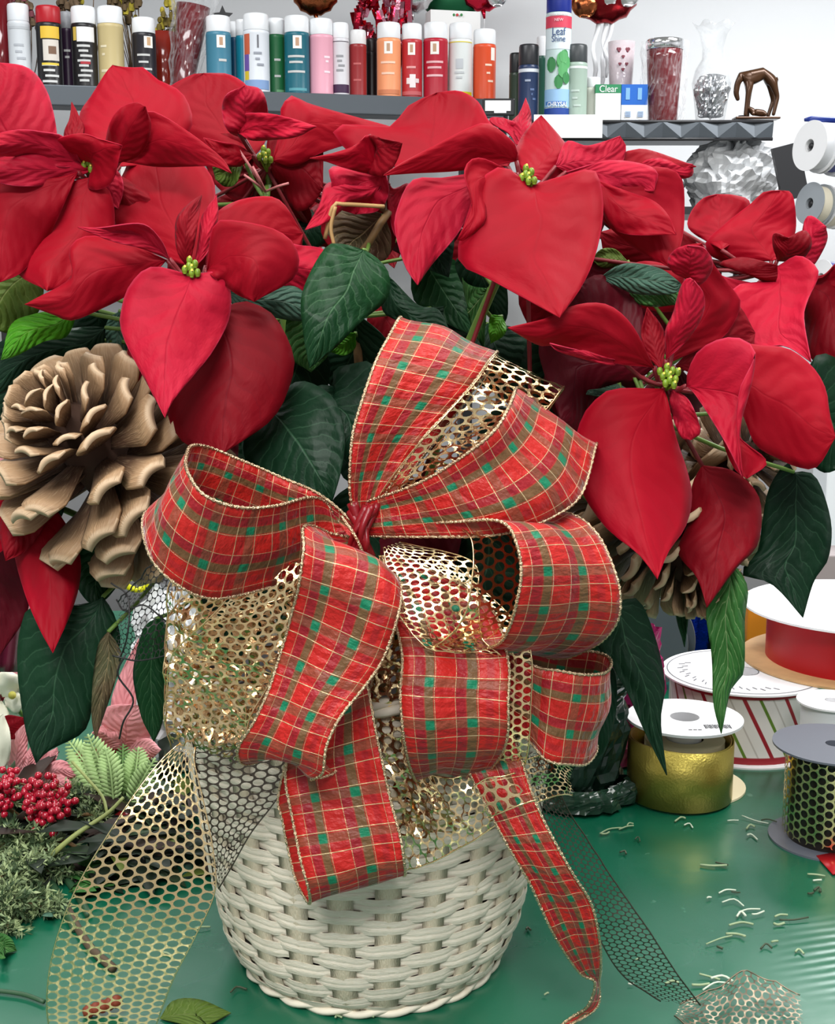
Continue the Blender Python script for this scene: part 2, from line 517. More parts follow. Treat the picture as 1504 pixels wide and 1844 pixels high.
def weaver(bm, z0, ph, hh, amp, seed):
    uv = uvl(bm)
    K = NST * 10
    secs = [(-.5, -.0005), (-.5, .0003), (-.3, .0008), (-.02, .0006), (.04, .0003), (.3, .0008), (.5, .0003), (.5, -.0005)]
    rows = []
    for i in range(K):
        th = 2 * PI * i / K
        s = math.sin(th * NST / 2 + ph)
        s = math.copysign(abs(s) ** .42, s)
        nn = noise.noise(Vector((math.cos(th) * 2.2, math.sin(th) * 2.2, seed * 3.1)))
        n3 = noise.noise(Vector((math.cos(th) * 9, math.sin(th) * 9, seed * 5.7)))
        z = z0 + nn * .0014 + n3 * .0012
        h2 = hh * (1.0 + .16 * n3 + .1 * s)
        ring = []
        for (dz, dr) in secs:
            zz = z + dz * h2
            r = brad(max(0, zz)) + amp * s + dr + n3 * .0005
            ring.append(bm.verts.new((BX + r * math.cos(th), BY + r * math.sin(th), TABLE + max(.0006, zz))))
        rows.append(ring)
    m = len(secs)
    for i in range(K):
        a, b = rows[i], rows[(i + 1) % K]
        for j in range(m):
            f = bm.faces.new((a[j], b[j], b[(j + 1) % m], a[(j + 1) % m]))
            us = (i / K * 10 + seed * 1.7, (i + 1) / K * 10 + seed * 1.7)
            vs = (j / m, (j + 1) / m)
            for lp, q in zip(f.loops, ((0, 0), (1, 0), (1, 1), (0, 1))):
                lp[uv].uv = (us[q[0]], vs[q[1]])
bm = B()
nrow = 26
for k in range(nrow):
    weaver(bm, .005 + k * RH, PI * k, RH * 1.10, .0014, k)
sharp(obj('woven_wall', bm, WK1, basket), 32)
bm = B(); uv = uvl(bm)
for i in range(NST):
    th = 2 * PI * (i + .5) / NST
    for k in range(20):
        pass
    w2 = .0072 + random.uniform(-.0006, .0008)
    prev = None
    for k in range(21):
        h = .002 + .2 * k / 20
        r = brad(h) + .0006
        dirr = Vector((math.cos(th), math.sin(th), 0)); tn = Vector((-math.sin(th), math.cos(th), 0))
        c0 = Vector((BX, BY, TABLE + h)) + dirr * r
        cur = [bm.verts.new(c0 + tn * (-w2)), bm.verts.new(c0 + dirr * .0012), bm.verts.new(c0 + tn * w2), bm.verts.new(c0 - dirr * .0008)]
        if prev:
            for j in range(4):
                f = bm.faces.new((prev[j], prev[(j + 1) % 4], cur[(j + 1) % 4], cur[j]))
                for lp, q in zip(f.loops, ((j * .25, k * .3), (j * .25 + .25, k * .3), (j * .25 + .25, k * .3 + .3), (j * .25, k * .3 + .3))):
                    lp[uv].uv = (q[1] + i, q[0])
        prev = cur
obj('stakes', bm, WK2, basket)
bm = B(); uvl(bm)
for s in (0, 1, 2):
    pts = [(BX + (.1225 + .003 * math.cos(12 * a + s * 2.1)) * math.cos(a), BY + (.1225 + .003 * math.cos(12 * a + s * 2.1)) * math.sin(a), TABLE + .208 + .003 * math.sin(12 * a + s * 2.1)) for a in [2 * PI * i / 160 for i in range(161)]]
    tube(bm, pts, .003, 6)
obj('braided_rim', bm, WK1, basket)
bm = B()
for s in (0, 1):
    pts = [(BX + (.083 + .002 * math.cos(12 * a + s * PI)) * math.cos(a), BY + (.083 + .002 * math.cos(12 * a + s * PI)) * math.sin(a), TABLE + .0035 + .0015 * math.sin(12 * a + s * PI)) for a in [2 * PI * i / 160 for i in range(161)]]
    tube(bm, pts, .0024, 6)
lathe(bm, [(0, .001), (.078, .001), (.078, .004), (0, .004)], Matrix.Translation((BX, BY, TABLE)), 40)
obj('base', bm, WK1, basket)
bm = B()
lathe(bm, [(0, .01), (.07, .01), (.088, .04), (.104, .12), (.112, .19), (.108, .19), (.1, .12), (.1, .17), (0, .172)], Matrix.Translation((BX, BY, TABLE)), 40)
obj('dark_gap_liner', bm, mat('liner_dark_plastic', srgb(44, 34, 30), .5), basket)  # unseen dark liner added so the gaps between weavers read dark

# ================================================================== PETALS
def V2(s):
    out = []
    for t in s.split():
        a, b = t.split(','); out.append(Vector((float(a), float(b))))
    return out

def orient(P, bs, tp):
    """outline points always run from base to tip"""
    a = (bs - P[0]).length + (P[-1] - tp).length
    b = (bs - P[-1]).length + (P[0] - tp).length
    return P if a <= b else P[::-1]

def petal(parent, name, mt, Y, base, L, tip, R, cup=.012, ruf=.0035, tw=0.0, seed=None, ctr=None, N=20, M=10, label=None, stemmat=None, th=.0006):
    bs, tp = V2(base)[0], V2(tip)[0]
    if seed is None: seed = (bs.x * 1.3 + tp.y * .7) % 97
    l = resample([bs] + orient(V2(L), bs, tp) + [tp], N)
    r = resample([bs] + orient(V2(R), bs, tp) + [tp], N)
    bm = B(); uv = uvl(bm)
    Yb, Ym, Yt = Y
    axu = (tp - bs).normalized()
    grid = []
    wmax = max((l[i] - r[i]).length for i in range(N + 1))
    for i in range(N + 1):
        s = i / N
        Yc = (1 - s) * (1 - 2 * s) * Yb + 4 * s * (1 - s) * Ym + s * (2 * s - 1) * Yt
        wd = (l[i] - r[i]).length / max(wmax, 1)
        shift = axu * (((bs + (tp - bs) * s) - (l[i] + r[i]) / 2).dot(axu)) * .8
        row = []
        for j in range(M + 1):
            v = 2 * j / M - 1
            p = l[i].lerp(r[i], j / M) + shift * (1 - v * v)
            dY = cup * .75 * (math.sqrt(.04 + v * v) - .2) * wd * min(1, 3.2 * s) + tw * v * wd
            dY += ruf * abs(v) * noise.noise(Vector((s * 3.2 + seed, v * 1.2, seed * .37))) * 2.0 * (.3 + wd)
            dY += .0022 * wd * noise.noise(Vector((s * 5 + seed * 2, v * 3, 4.1)))
            phs = (s * 11 - abs(v) * 3.0) * 2 * PI
            dY += .00016 * math.sin(phs) * wd * min(1, 3 * abs(v)) * (1 - abs(v) * .4)
            row.append(bm.verts.new(at(p.x, p.y, Yc + dY)))
        grid.append(row)
    for i in range(N):
        for j in range(M):
            f = bm.faces.new((grid[i][j], grid[i][j + 1], grid[i + 1][j + 1], grid[i + 1][j]))
            for lp, (a, b) in zip(f.loops, ((i, j), (i, j + 1), (i + 1, j + 1), (i + 1, j))):
                lp[uv].uv = (b / M, a / N)
    bmesh.ops.remove_doubles(bm, verts=bm.verts, dist=1e-6)
    blade = 1
    if ctr is not None:
        b3 = at(bs.x, bs.y, Yb)
        if (ctr - b3).length > .003:
            c2 = (ctr + b3) / 2 + Vector((0, .004, -.003))
            tube(bm, [b3 + Vector((0, .0005, 0)), c2, ctr], .0011, 5, 1, smoothn=6)
    mats = [mt, stemmat or STEMR]
    o = solid(obj(name, bm, mats, parent), th)
    if label: o['label'] = label
    return o

def lite(mt_str): return {'r': RED, 'p': REDP, 'd': REDD, 'm': MARO, 'c': PINKC, 'g': GRN, 'G': GRND, 'y': GRNG, 'b': GRNB, 'e': GRNM, 'o': OLIV, 'n': BRNL, 'w': WHITEP}[mt_str]

def plant(ctr_px, Yc, root, label, stem_pts=(), cat='poinsettia', buds=True, bud_n=7, smat=None, r=.0032):
    """a flowering stem: returns (root empty, centre point, stem polyline)"""
    c = at(ctr_px[0], ctr_px[1], Yc)
    rt = Vector(root)
    t = thing('poinsettia', rt, label, cat, 'poinsettias in the basket')
    back = c + Vector((0, .018, -.02))
    mids = [at(*q) for q in stem_pts] if stem_pts else [(back + rt) / 2 + Vector(((c.x - rt.x) * -.18, .02, .02))]
    poly = [c + Vector((0, .004, -.004)), back] + mids + [rt]
    poly = resample(poly, 24)
    bm = B(); tube(bm, poly, r, 8, rf=lambda s: .7 + .5 * s)
    obj('stem', bm, smat or STEMG, t)
    if buds:
        bm = B()
        random.seed(int(ctr_px[0]))
        for k in range(bud_n):
            a = k * 2.4; rr = .0019 * math.sqrt(k)
            q = c + Vector((rr * math.cos(a), -.004 + rr * .3 * math.sin(a), .001 + rr * math.sin(a)))
            ball(bm, q, .0018, 8, 6, 0, (1, 1, 1.4))
            if k % 2 == 0: ball(bm, q + Vector((.0004, -.0014, .0019)), .0008, 6, 4, 1)
            tube(bm, [q, c + Vector((0, .004, -.008))], .0009, 5, 0)
        o = obj('flower_buds', bm, [BUD, BUDY], t); o['label'] = 'yellow-green flower buds'
    return t, c, poly

def near(poly, p):
    return min(poly, key=lambda q: (q - p).length)

def leafs(pl, lst):
    t, c, poly = pl
    for e in lst:
        k, Y, base, L, tip, R = e[:6]
        kw = e[6] if len(e) > 6 else {}
        isleaf = k in 'gGyebon'
        bs = V2(base)[0]
        b3 = at(bs.x, bs.y, Y[0])
        cc = near(poly[3:], b3 + Vector((0, .02, .0))) if isleaf else c + Vector((0, .004, -.006))
        kw.setdefault('cup', .010 if not isleaf else .012)
        petal(t, 'leaf' if isleaf else 'bract', lite(k), Y, base, L, tip, R, ctr=cc, stemmat=STEMG if isleaf else STEMR, **kw)

ZR = TABLE + .17
# ---------------- flower A, left front
A = plant((347, 487), .765, (BX - .05, BY - .01, ZR), 'red poinsettia at front left, its two big bracts drooping beside the pine cone')
leafs(A, [
 ('r', (.785, .82, .85), '345,478', '310,470 202,412 206,350 231,293', '262,198', '338,272 379,314 388,356 375,430'),
 ('d', (.772, .765, .78), '340,482', '320,455 317,400 335,372', '363,351', '358,390 350,440', {'cup': .004}),
 ('p', (.772, .775, .79), '350,482', '358,430 364,390', '390,352', '392,392 376,450', {'cup': .004}),
 ('p', (.772, .745, .735), '305,466', '272,454 241,444 194,432', '140,409', '180,410 255,403 290,432', {'cup': -.004}),
 ('r', (.772, .745, .745), '300,468', '231,437 157,425 124,450 128,500', '45,548', '95,566 130,577 183,556 238,527 280,490', {'cup': .014}),
 ('r', (.790, .81, .83), '370,480', '380,400 412,368 466,354 507,363', '545,420', '540,450 500,480 430,490'),
 ('p', (.800, .80, .79), '410,478', '490,435 536,441 585,450', '618,486', '600,510 577,528 511,518 450,505'),
 ('r', (.768, .75, .75), '372,488', '385,405 430,398 500,415 535,450 530,500', '458,543', '430,532 400,510 379,495', {'cup': .012, 'tw': -.004}),
 ('d', (.785, .76, .745), '352,505', '417,556 430,540 490,565 528,637 523,690 489,756', '400,818', '340,803 313,773 302,735 320,650', {'cup': .02, 'ruf': .001}),
 ('p', (.765, .735, .712), '347,496', '385,490 413,515 413,573 383,633 353,671 311,722', '297,752', '270,700 221,605 219,556 236,510 275,480', {'cup': .024, 'tw': -.003}),
 ('d', (.79, .78, .785), '250,560', '235,600 230,640 245,690', '262,660', '290,640 270,600'),
])
# ---------------- flower B, far left
Bp = plant((166, 300), .80, (BX - .075, BY + .03, ZR), 'red poinsettia at the left edge behind the front left one, with upright ribbed bract', r=.003)
leafs(Bp, [
 ('p', (.80, .79, .80), '100,300', '60,310 -60,290 -110,200 -50,125', '-10,112', '50,122 85,165 102,235', {'cup': .02}),
 ('d', (.83, .85, .87), '120,300', '115,244 125,215', '129,184', '142,208 150,240', {'cup': .003}),
 ('r', (.83, .86, .89), '215,300', '150,240 144,205 165,172 190,132', '203,117', '231,122 260,122 283,143 330,170 345,230 290,290'),
 ('r', (.81, .79, .78), '185,300', '195,230 215,196 245,184', '262,192', '272,230 250,280', {'cup': .008}),
 ('r', (.81, .785, .77), '215,290', '235,225 264,200 300,212 350,245 400,285', '417,312', '385,300 340,300 280,300', {'cup': .009}),
 ('p', (.80, .77, .76), '150,300', '120,250 80,238 20,235', '-60,262', '0,280 60,282 100,300', {'cup': .008}),
 ('p', (.80, .775, .765), '170,305', '120,285 50,275 -20,290', '-70,300', '-30,320 30,335 110,330', {'cup': .008}),
 ('r', (.80, .78, .775), '165,300', '90,262 140,240 180,250', '220,262', '200,330 160,340', {'cup': .006}),
 ('r', (.79, .775, .77), '140,310', '95,320 30,310 -60,340 -60,450', '0,508', '40,490 80,440 110,380'),
 ('r', (.795, .78, .765), '165,318', '100,340 85,400 50,440 30,490', '85,524', '130,510 180,470 205,420 200,350', {'cup': .014}),
 ('p', (.805, .81, .81), '165,310', '175,350 190,362', '213,376', '222,340 214,310 190,300', {'cup': .003}),
 ('d', (.82, .82, .82), '180,300', '210,380 250,420 280,450', '310,440', '300,380 240,330', {'cup': .005}),
])
# ---------------- flower C, back, centre left
Cp = plant((479, 285), .90, (BX - .02, BY + .05, ZR), 'red poinsettia at back left with yellow buds on a bare green stem', [(478, 350, .90), (500, 500, .90)], r=.0036)
leafs(Cp, [
 ('r', (.91, .93, .95), '440,300', '350,280 283,190 300,160 345,135', '366,132', '390,132 412,134 440,150 470,190 480,250'),
 ('p', (.89, .87, .87), '440,250', '410,235 400,200 408,170', '442,154', '470,162 482,195 480,235', {'cup': .016, 'ruf': .008}),
 ('p', (.88, .86, .86), '430,240', '420,215 440,204 490,205 530,215', '570,228', '535,246 486,252 450,252', {'cup': .008, 'ruf': .007}),
 ('r', (.90, .91, .93), '490,290', '505,230 506,195 527,172 560,188', '706,229', '690,262 640,258 580,275 530,300'),
 ('d', (.90, .91, .91), '485,300', '482,250 520,240 576,240', '582,340', '560,372 530,378 500,330', {'cup': .006}),
 ('d', (.91, .92, .925), '475,310', '440,250 400,240 370,250', '362,272', '380,320 400,345 440,370 460,340', {'cup': .006}),
 ('d', (.91, .93, .94), '470,320', '440,330 410,380', '440,420', '500,420 560,400 540,350', {'cup': .006}),
 ('r', (.89, .88, .88), '455,280', '430,262 400,256', '366,248', '390,290 430,300', {'cup': .004}),
 ('o', (.90, .89, .89), '440,290', '420,285 385,292', '388,322', '405,336 425,330', {'cup': .004}),
])
bm = B()
for q in ((425, 262), (440, 315), (520, 330), (455, 300)):
    tube(bm, [at(478, 345, .90), at((q[0] + 478) / 2, (q[1] + 330) / 2 + 6, .885), at(q[0], q[1], .885)], .0009, 5, smoothn=6)
obj('leaf_stalks', bm, mat('stalk_pink', srgb(196, 120, 120), .5), Cp[0])
# ---------------- flower D, small pale one in the middle
Dp = plant((690, 330), .83, (BX + .01, BY + .02, ZR), 'small crumpled pinkish poinsettia in the middle on a brown stem', [(700, 380, .835), (660, 450, .84), (640, 560, .85)], smat=STEMB, buds=False)
leafs(Dp, [
 ('d', (.83, .815, .80), '700,300', '662,244 690,250 722,256', '724,258', '715,290 692,317 660,310', {'cup': .004}),
 ('r', (.83, .81, .80), '695,318', '668,244 640,262 600,276', '558,285', '590,292 640,308', {'cup': .005}),
 ('p', (.83, .825, .83), '695,312', '600,300 597,330 600,370', '640,386', '680,380 700,350', {'cup': .006, 'ruf': .009}),
 ('p', (.83, .815, .80), '690,330', '640,335 590,330 575,370', '550,414', '590,400 625,372 670,360', {'cup': .006, 'ruf': .007}),
 ('p', (.83, .845, .85), '700,330', '710,340 735,330', '742,352', '735,400 715,430 700,380', {'cup': .004}),
 ('d', (.85, .86, .86), '690,345', '620,350 580,400 590,440', '640,470', '700,460 715,400', {'cup': .006}),
 ('n', (.84, .85, .85), '690,385', '640,375 600,385 590,420', '620,455', '690,470 705,430', {'cup': .006}),
])
bm = B()
tube(bm, [at(692, 372, .82), at(620, 368, .81), at(600, 372, .808), at(585, 430, .81)], .0013, 5, smoothn=14)
tube(bm, [at(604, 372, .806), at(596, 410, .806), at(602, 443, .806)], .0012, 5, smoothn=10)
obj('dried_stalk', bm, mat('stalk_tan', srgb(176, 140, 90), .6), Dp[0])
# ---------------- flower E, top centre with the huge heart bract
E = plant((950, 322), .785, (BX + .02, BY - .005, ZR), 'red poinsettia at top centre with the largest heart shaped bract hanging forward', r=.0036)
leafs(E, [
 ('r', (.80, .83, .86), '915,300', '740,300 650,290 600,228 707,228 720,205 745,184', '786,167', '828,164 862,184 884,222 929,262'),
 ('r', (.795, .77, .755), '930,290', '929,262 884,224 850,228 783,262 720,296', '691,316', '742,312 823,308 880,300', {'cup': .008, 'tw': .004}),
 ('r', (.80, .82, .84), '950,318', '930,290 932,262 950,232', '975,208', '1000,236 1030,272 1056,298 1010,330'),
 ('p', (.84, .85, .86), '930,262', '915,240 884,222 884,212', '905,212', '935,225 940,250', {'cup': .003}),
 ('p', (.84, .85, .87), '940,262', '920,225 935,205', '947,177', '956,205 955,240', {'cup': .003}),
 ('p', (.795, .77, .752), '880,305', '800,320 742,325 714,380 712,420 730,480', '752,513', '775,480 823,423 849,378 880,340', {'cup': .006}),
 ('r', (.79, .765, .76), '930,312', '862,284 836,310 850,370', '824,432', '836,432 872,400 880,350', {'cup': .002}),
 ('r', (.785, .745, .715), '955,335', '905,300 860,330 846,375 826,440 832,478 884,504', '1008,572', '1046,519 1071,464 1086,393 1083,337 1066,305 1010,318', {'cup': .034, 'ruf': .004, 'tw': .006}),
 ('p', (.81, .82, .83), '1000,300', '1020,255 1060,262', '1117,245', '1128,268 1110,310 1060,330', {'cup': .005}),
 ('p', (.80, .80, .80), '1020,310', '1060,330 1110,348', '1178,344', '1184,310 1150,294 1090,290', {'cup': .008}),
 ('r', (.82, .83, .83), '1060,320', '1106,282 1140,270 1172,271', '1254,300', '1227,307 1200,330 1140,340', {'cup': .006}),
 ('r', (.80, .80, .79), '1040,312', '1078,340 1081,388 1137,443', '1207,482', '1226,443 1233,383 1222,312 1150,300', {'cup': .012}),
 ('r', (.80, .79, .78), '1076,325', '1085,380 1120,420', '1218,423', '1205,390 1177,362 1130,345', {'cup': .006}),
 ('p', (.83, .83, .83), '1130,300', '1180,285 1215,290', '1248,296', '1244,318 1200,320', {'cup': .005}),
])
# ---------------- flower F, right back
Fp = plant((1395, 470), .86, (BX + .07, BY + .04, ZR), 'red poinsettia at the right back corner with tall overlapping bracts', r=.003, buds=False)
leafs(Fp, [
 ('r', (.87, .89, .90), '1300,450', '1243,415 1243,385 1265,358', '1291,350', '1325,352 1351,366 1340,420'),
 ('r', (.87, .88, .89), '1390,470', '1300,470 1270,440 1310,400 1351,368 1375,346', '1405,343', '1424,346 1432,372 1432,420 1410,460'),
 ('d', (.865, .855, .85), '1400,470', '1392,440 1395,420', '1420,428', '1450,415 1462,440 1440,470', {'cup': .003}),
 ('p', (.87, .865, .86), '1440,480', '1445,420 1452,392 1466,390', '1488,408', '1490,430 1480,455 1462,480', {'cup': .010}),
 ('d', (.86, .85, .845), '1400,510', '1300,478 1310,468 1345,464', '1400,478', '1400,500 1390,520', {'cup': .006}),
 ('p', (.86, .83, .80), '1400,480', '1440,460 1475,490 1455,540 1448,575', '1461,652', '1412,622 1360,626 1334,590 1320,520 1380,505', {'cup': -.006}),
 ('d', (.87, .87, .85), '1440,500', '1480,500 1520,470 1560,560', '1540,640', '1504,662 1460,645 1450,580', {'cup': .012, 'ruf': .008}),
 ('r', (.875, .875, .86), '1450,500', '1482,495 1500,482', '1530,470', '1540,520 1500,530', {'cup': .006}),
 ('p', (.86, .85, .84), '1400,520', '1390,600 1380,620', '1330,630', '1300,600 1290,500 1310,500', {'cup': .006}),
])
leafs(Fp, [
 ('d', (.90, .90, .90), '1290,480', '1240,425 1160,400', '1080,418', '1100,475 1200,515', {'cup': .006}),
 ('r', (.89, .885, .88), '1280,500', '1240,490 1160,470', '1085,500', '1130,545 1220,560', {'cup': .006}),
 ('m', (.91, .91, .91), '1300,470', '1230,470 1130,520', '1090,600', '1180,640 1290,580', {'cup': .006}),
 ('o', (.885, .885, .885), '1130,470', '1110,450 1085,448', '1066,466', '1085,482 1112,480', {'cup': .003}),
])
# ---------------- flower G, right front
Gp = plant((1203, 678), .765, (BX + .055, BY - .01, ZR), 'red poinsettia at front right with green buds and a long pointed bract hanging down', bud_n=11)
leafs(Gp, [
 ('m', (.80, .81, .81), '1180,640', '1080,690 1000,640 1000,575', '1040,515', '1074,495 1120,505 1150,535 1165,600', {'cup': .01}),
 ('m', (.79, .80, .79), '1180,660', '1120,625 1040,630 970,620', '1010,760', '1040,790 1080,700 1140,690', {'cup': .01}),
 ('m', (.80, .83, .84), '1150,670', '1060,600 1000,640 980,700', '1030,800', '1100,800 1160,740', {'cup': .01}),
 ('r', (.765, .735, .72), '1178,662', '1143,592 1108,556 1074,545 1030,551 987,572', '915,590', '969,621 1004,622 1048,638 1110,655', {'cup': .012, 'tw': .003}),
 ('p', (.762, .726, .714), '1120,650', '1085,642 1055,632 1030,628', '990,618', '1004,632 1048,645 1100,658', {'cup': .002}),
 ('d', (.775, .785, .79), '1190,665', '1165,640 1155,600', '1166,554', '1190,585 1199,610 1196,645', {'cup': .004}),
 ('r', (.785, .79, .78), '1202,655', '1197,600 1212,564 1235,500 1206,480 1210,455 1230,443', '1264,438', '1290,482 1317,517 1334,548 1310,600 1269,625', {'cup': .014}),
 ('p', (.77, .755, .75), '1200,648', '1199,600 1212,566 1225,520 1238,500', '1250,505', '1268,530 1266,565 1240,610', {'cup': .008}),
 ('p', (.775, .76, .755), '1236,502', '1212,490 1203,470 1215,450', '1238,442', '1270,448 1284,480 1262,512', {'cup': .008}),
 ('d', (.79, .80, .81), '1215,660', '1250,620 1300,560 1330,550', '1360,600', '1350,640 1280,680', {'cup': .006}),
 ('r', (.765, .735, .71), '1195,700', '1108,700 1074,718 1048,752 1033,808 1036,848 1053,896 1096,955 1150,998', '1184,1043', '1204,994 1234,950 1246,898 1238,850 1217,785 1203,720', {'cup': .026, 'ruf': .003, 'tw': .003}),
 ('d', (.785, .775, .76), '1265,838', '1247,872 1240,940 1221,994 1255,1040', '1273,1094', '1325,1024 1364,981 1371,916 1356,877 1317,846', {'cup': .012}),
 ('r', (.775, .765, .76), '1290,690', '1340,650 1336,620 1370,622 1420,628 1463,660 1487,700 1494,745', '1505,787', '1473,840 1440,842 1400,825 1360,800 1334,740', {'cup': .014, 'tw': -.004}),
 ('r', (.770, .755, .75), '1300,700', '1330,720 1330,780 1345,800 1382,833', '1345,862', '1320,840 1300,780', {'cup': .006}),
 ('p', (.765, .738, .725), '1236,695', '1238,672 1256,634 1291,612 1330,608 1360,629 1352,660 1334,695 1326,750 1330,800', '1338,862', '1312,807 1273,742 1247,704', {'cup': -.006}),
 ('p', (.77, .765, .765), '1210,700', '1206,730 1225,785', '1245,792', '1262,775 1240,720', {'cup': .003}),
])
# ---------------- flower H, bottom left
Hp = plant((60, 850), .82, (BX - .085, BY - .005, ZR - .01), 'red poinsettia hanging low at the left edge below the pine cone', buds=False, r=.0028)
leafs(Hp, [
 ('r', (.825, .81, .80), '60,850', '30,830 0,838 -60,860 -80,960', '-20,1010', '20,980 70,940 84,900'),
 ('m', (.84, .85, .85), '10,930', '-30,940 -60,1040', '0,1180', '50,1100 50,1000'),
 ('r', (.82, .79, .765), '65,880', '30,940 25,990 45,1070 70,1130', '95,1176', '125,1110 143,1050 142,990 110,930', {'cup': .014}),
 ('d', (.825, .80, .79), '60,865', '20,900 0,950', '10,1010', '50,990 90,930 100,900', {'cup': .006}),
])

# ---------------- green leaves
leafs(A, [
 ('y', (.81, .80, .80), '400,520', '440,520 511,514 545,524', '560,560', '540,578 468,566 430,560'),
 ('o', (.83, .82, .82), '60,480', '-20,470 -60,520', '-20,590', '30,600 70,560 78,510'),
 ('b', (.825, .81, .80), '140,560', '100,560 60,566 20,585', '2,648', '30,640 80,615 120,605'),
 ('G', (.83, .83, .83), '190,590', '140,590 60,610 0,650', '-30,720', '20,700 60,670 120,650 180,640'),
 ('G', (.84, .85, .85), '180,560', '160,560 110,600 110,640', '130,720', '200,720 240,660 220,600'),
 ('G', (.86, .86, .86), '80,600', '30,600 -40,660', '-10,780', '60,740 120,660'),
 ('y', (.83, .83, .83), '215,560', '196,575 190,600', '196,640', '225,640 232,600'),
])
leafs(E, [
 ('e', (.84, .845, .85), '880,520', '850,515 835,505', '833,500', '850,560 872,600 871,625', {'cup': .003}),
 ('G', (.85, .85, .85), '850,440', '830,460 820,480 850,540', '905,590', '915,560 910,500 890,460', {'cup': .006}),
 ('b', (.83, .82, .82), '905,570', '885,568 880,590', '884,618', '905,606 912,590', {'cup': .003}),
])
leafs(Dp, [
 ('g', (.80, .775, .77), '655,450', '620,440 586,446 545,524 545,590', '557,663', '600,630 652,578 697,539 701,494 680,465', {'cup': .012}),
 ('G', (.83, .82, .81), '685,500', '702,499 753,549 790,558', '815,606', '760,610 720,580 690,560', {'cup': .008}),
 ('e', (.83, .83, .83), '560,560', '530,555 515,580 520,640', '560,670', '590,640 590,600'),
 ('G', (.84, .85, .86), '640,560', '590,600 560,650', '600,700', '680,690 700,620'),
 ('b', (.835, .84, .84), '640,600', '610,600 598,615', '590,632', '620,640 640,625', {'cup': .003}),
])
leafs(Cp, [
 ('G', (.80, .765, .755), '480,730', '533,688 574,696 606,725 621,783 618,830 609,868', '598,903', '560,895 500,880 449,840 440,790', {'cup': .012}),
 ('G', (.815, .79, .785), '640,700', '600,668 632,656 672,655 680,720', '640,850', '600,800 575,720 572,694', {'cup': .008}),
 ('G', (.84, .84, .84), '540,600', '480,640 450,720', '480,830', '560,800 590,700 590,640'),
])
leafs(Gp, [
 ('y', (.82, .80, .79), '1080,500', '1110,480 1140,474 1190,484', '1226,510', '1217,528 1150,530 1110,515', {'cup': .006}),
 ('e', (.825, .81, .80), '1110,515', '1150,522 1226,512', '1217,548', '1180,552 1147,545', {'cup': .004}),
 ('y', (.80, .80, .80), '1115,690', '1080,700 1060,703', '1056,710', '1090,714 1130,706', {'cup': .002}),
 ('G', (.81, .81, .80), '1430,850', '1416,833 1385,880 1373,940 1364,994 1334,1033 1390,1052', '1446,1112', '1466,1046 1491,1007 1497,946 1480,880 1460,851', {'cup': .010}),
 ('G', (.84, .85, .85), '1440,720', '1470,640 1520,660 1560,760', '1520,840', '1480,850 1440,800'),
 ('e', (.79, .785, .78), '1318,1010', '1290,1040 1272,1098 1282,1182 1285,1266', '1299,1321', '1316,1242 1339,1209 1341,1115 1346,1057', {'cup': .006, 'ruf': .006}),
 ('G', (.78, .77, .765), '1110,1085', '1075,1110 1075,1160 1100,1195 1131,1249 1161,1316', '1201,1396', '1190,1299 1197,1232 1180,1148 1150,1080', {'cup': .010, 'ruf': .005}),
 ('G', (.80, .80, .80), '1095,1190', '1075,1230 1060,1290', '1050,1370', '1085,1360 1108,1290 1110,1220'),
 ('g', (.83, .83, .83), '1225,1030', '1215,1060 1218,1110', '1233,1165', '1240,1110 1245,1050', {'cup': .003}),
 ('G', (.84, .85, .86), '1000,600', '960,600 940,680', '1000,780', '1060,700 1060,640'),
])
leafs(Hp, [
 ('G', (.81, .795, .785), '185,1075', '150,1088 60,1090 36,1136 31,1201 39,1270 50,1330', '65,1374', '90,1350 151,1317 170,1262 200,1200 217,1155 205,1105', {'cup': .012}),
 ('n', (.80, .79, .79), '195,1138', '212,1160 219,1185 205,1235', '172,1330', '165,1290 168,1220 178,1160', {'cup': .005}),
 ('g', (.81, .81, .81), '280,1115', '258,1132 241,1200 243,1240 256,1295', '277,1335', '291,1305 303,1240 302,1170 296,1119', {'cup': .006}),
 ('g', (.82, .82, .81), '220,990', '160,970 140,1000 137,1050 160,1085', '178,1088', '200,1070 225,1030', {'cup': .006}),
 ('G', (.82, .83, .83), '110,880', '80,890 75,930', '72,965', '95,950 115,920', {'cup': .004}),
])
# dense inner foliage seen between the flowers
random.seed(21)
pls = [A, Cp, Dp, E, Gp, Fp, Bp, Hp]
for i in range(46):
    px = random.uniform(330, 1250); py = random.uniform(430, 900) if i < 34 else random.uniform(880, 1120)
    Y = random.uniform(.87, .99)
    if py > 880: px = random.uniform(400, 1120); Y = random.uniform(.80, .9)
    a = random.uniform(-.9, .9) + PI / 2
    ln = random.uniform(110, 200); wd = ln * random.uniform(.28, .4)
    ux, uy = math.cos(a), math.sin(a); nx, ny = -uy, ux
    pt = lambda s, q: '%.0f,%.0f' % (px + ux * ln * s + nx * wd * q, py + uy * ln * s + ny * wd * q)
    k = random.choice('GGGGggmd')
    b3 = at(px, py, Y)
    t = min(pls, key=lambda p: min((q - b3).length for q in p[2]))
    leafs(t, [(k, (Y, Y + random.uniform(-.02, .02), Y + random.uniform(-.04, .03)), pt(0, 0), ' '.join([pt(.15, .7), pt(.4, 1), pt(.7, .6)]), pt(1, 0), ' '.join([pt(.15, -.7), pt(.4, -1), pt(.7, -.6)]), {'N': 10, 'M': 6})])

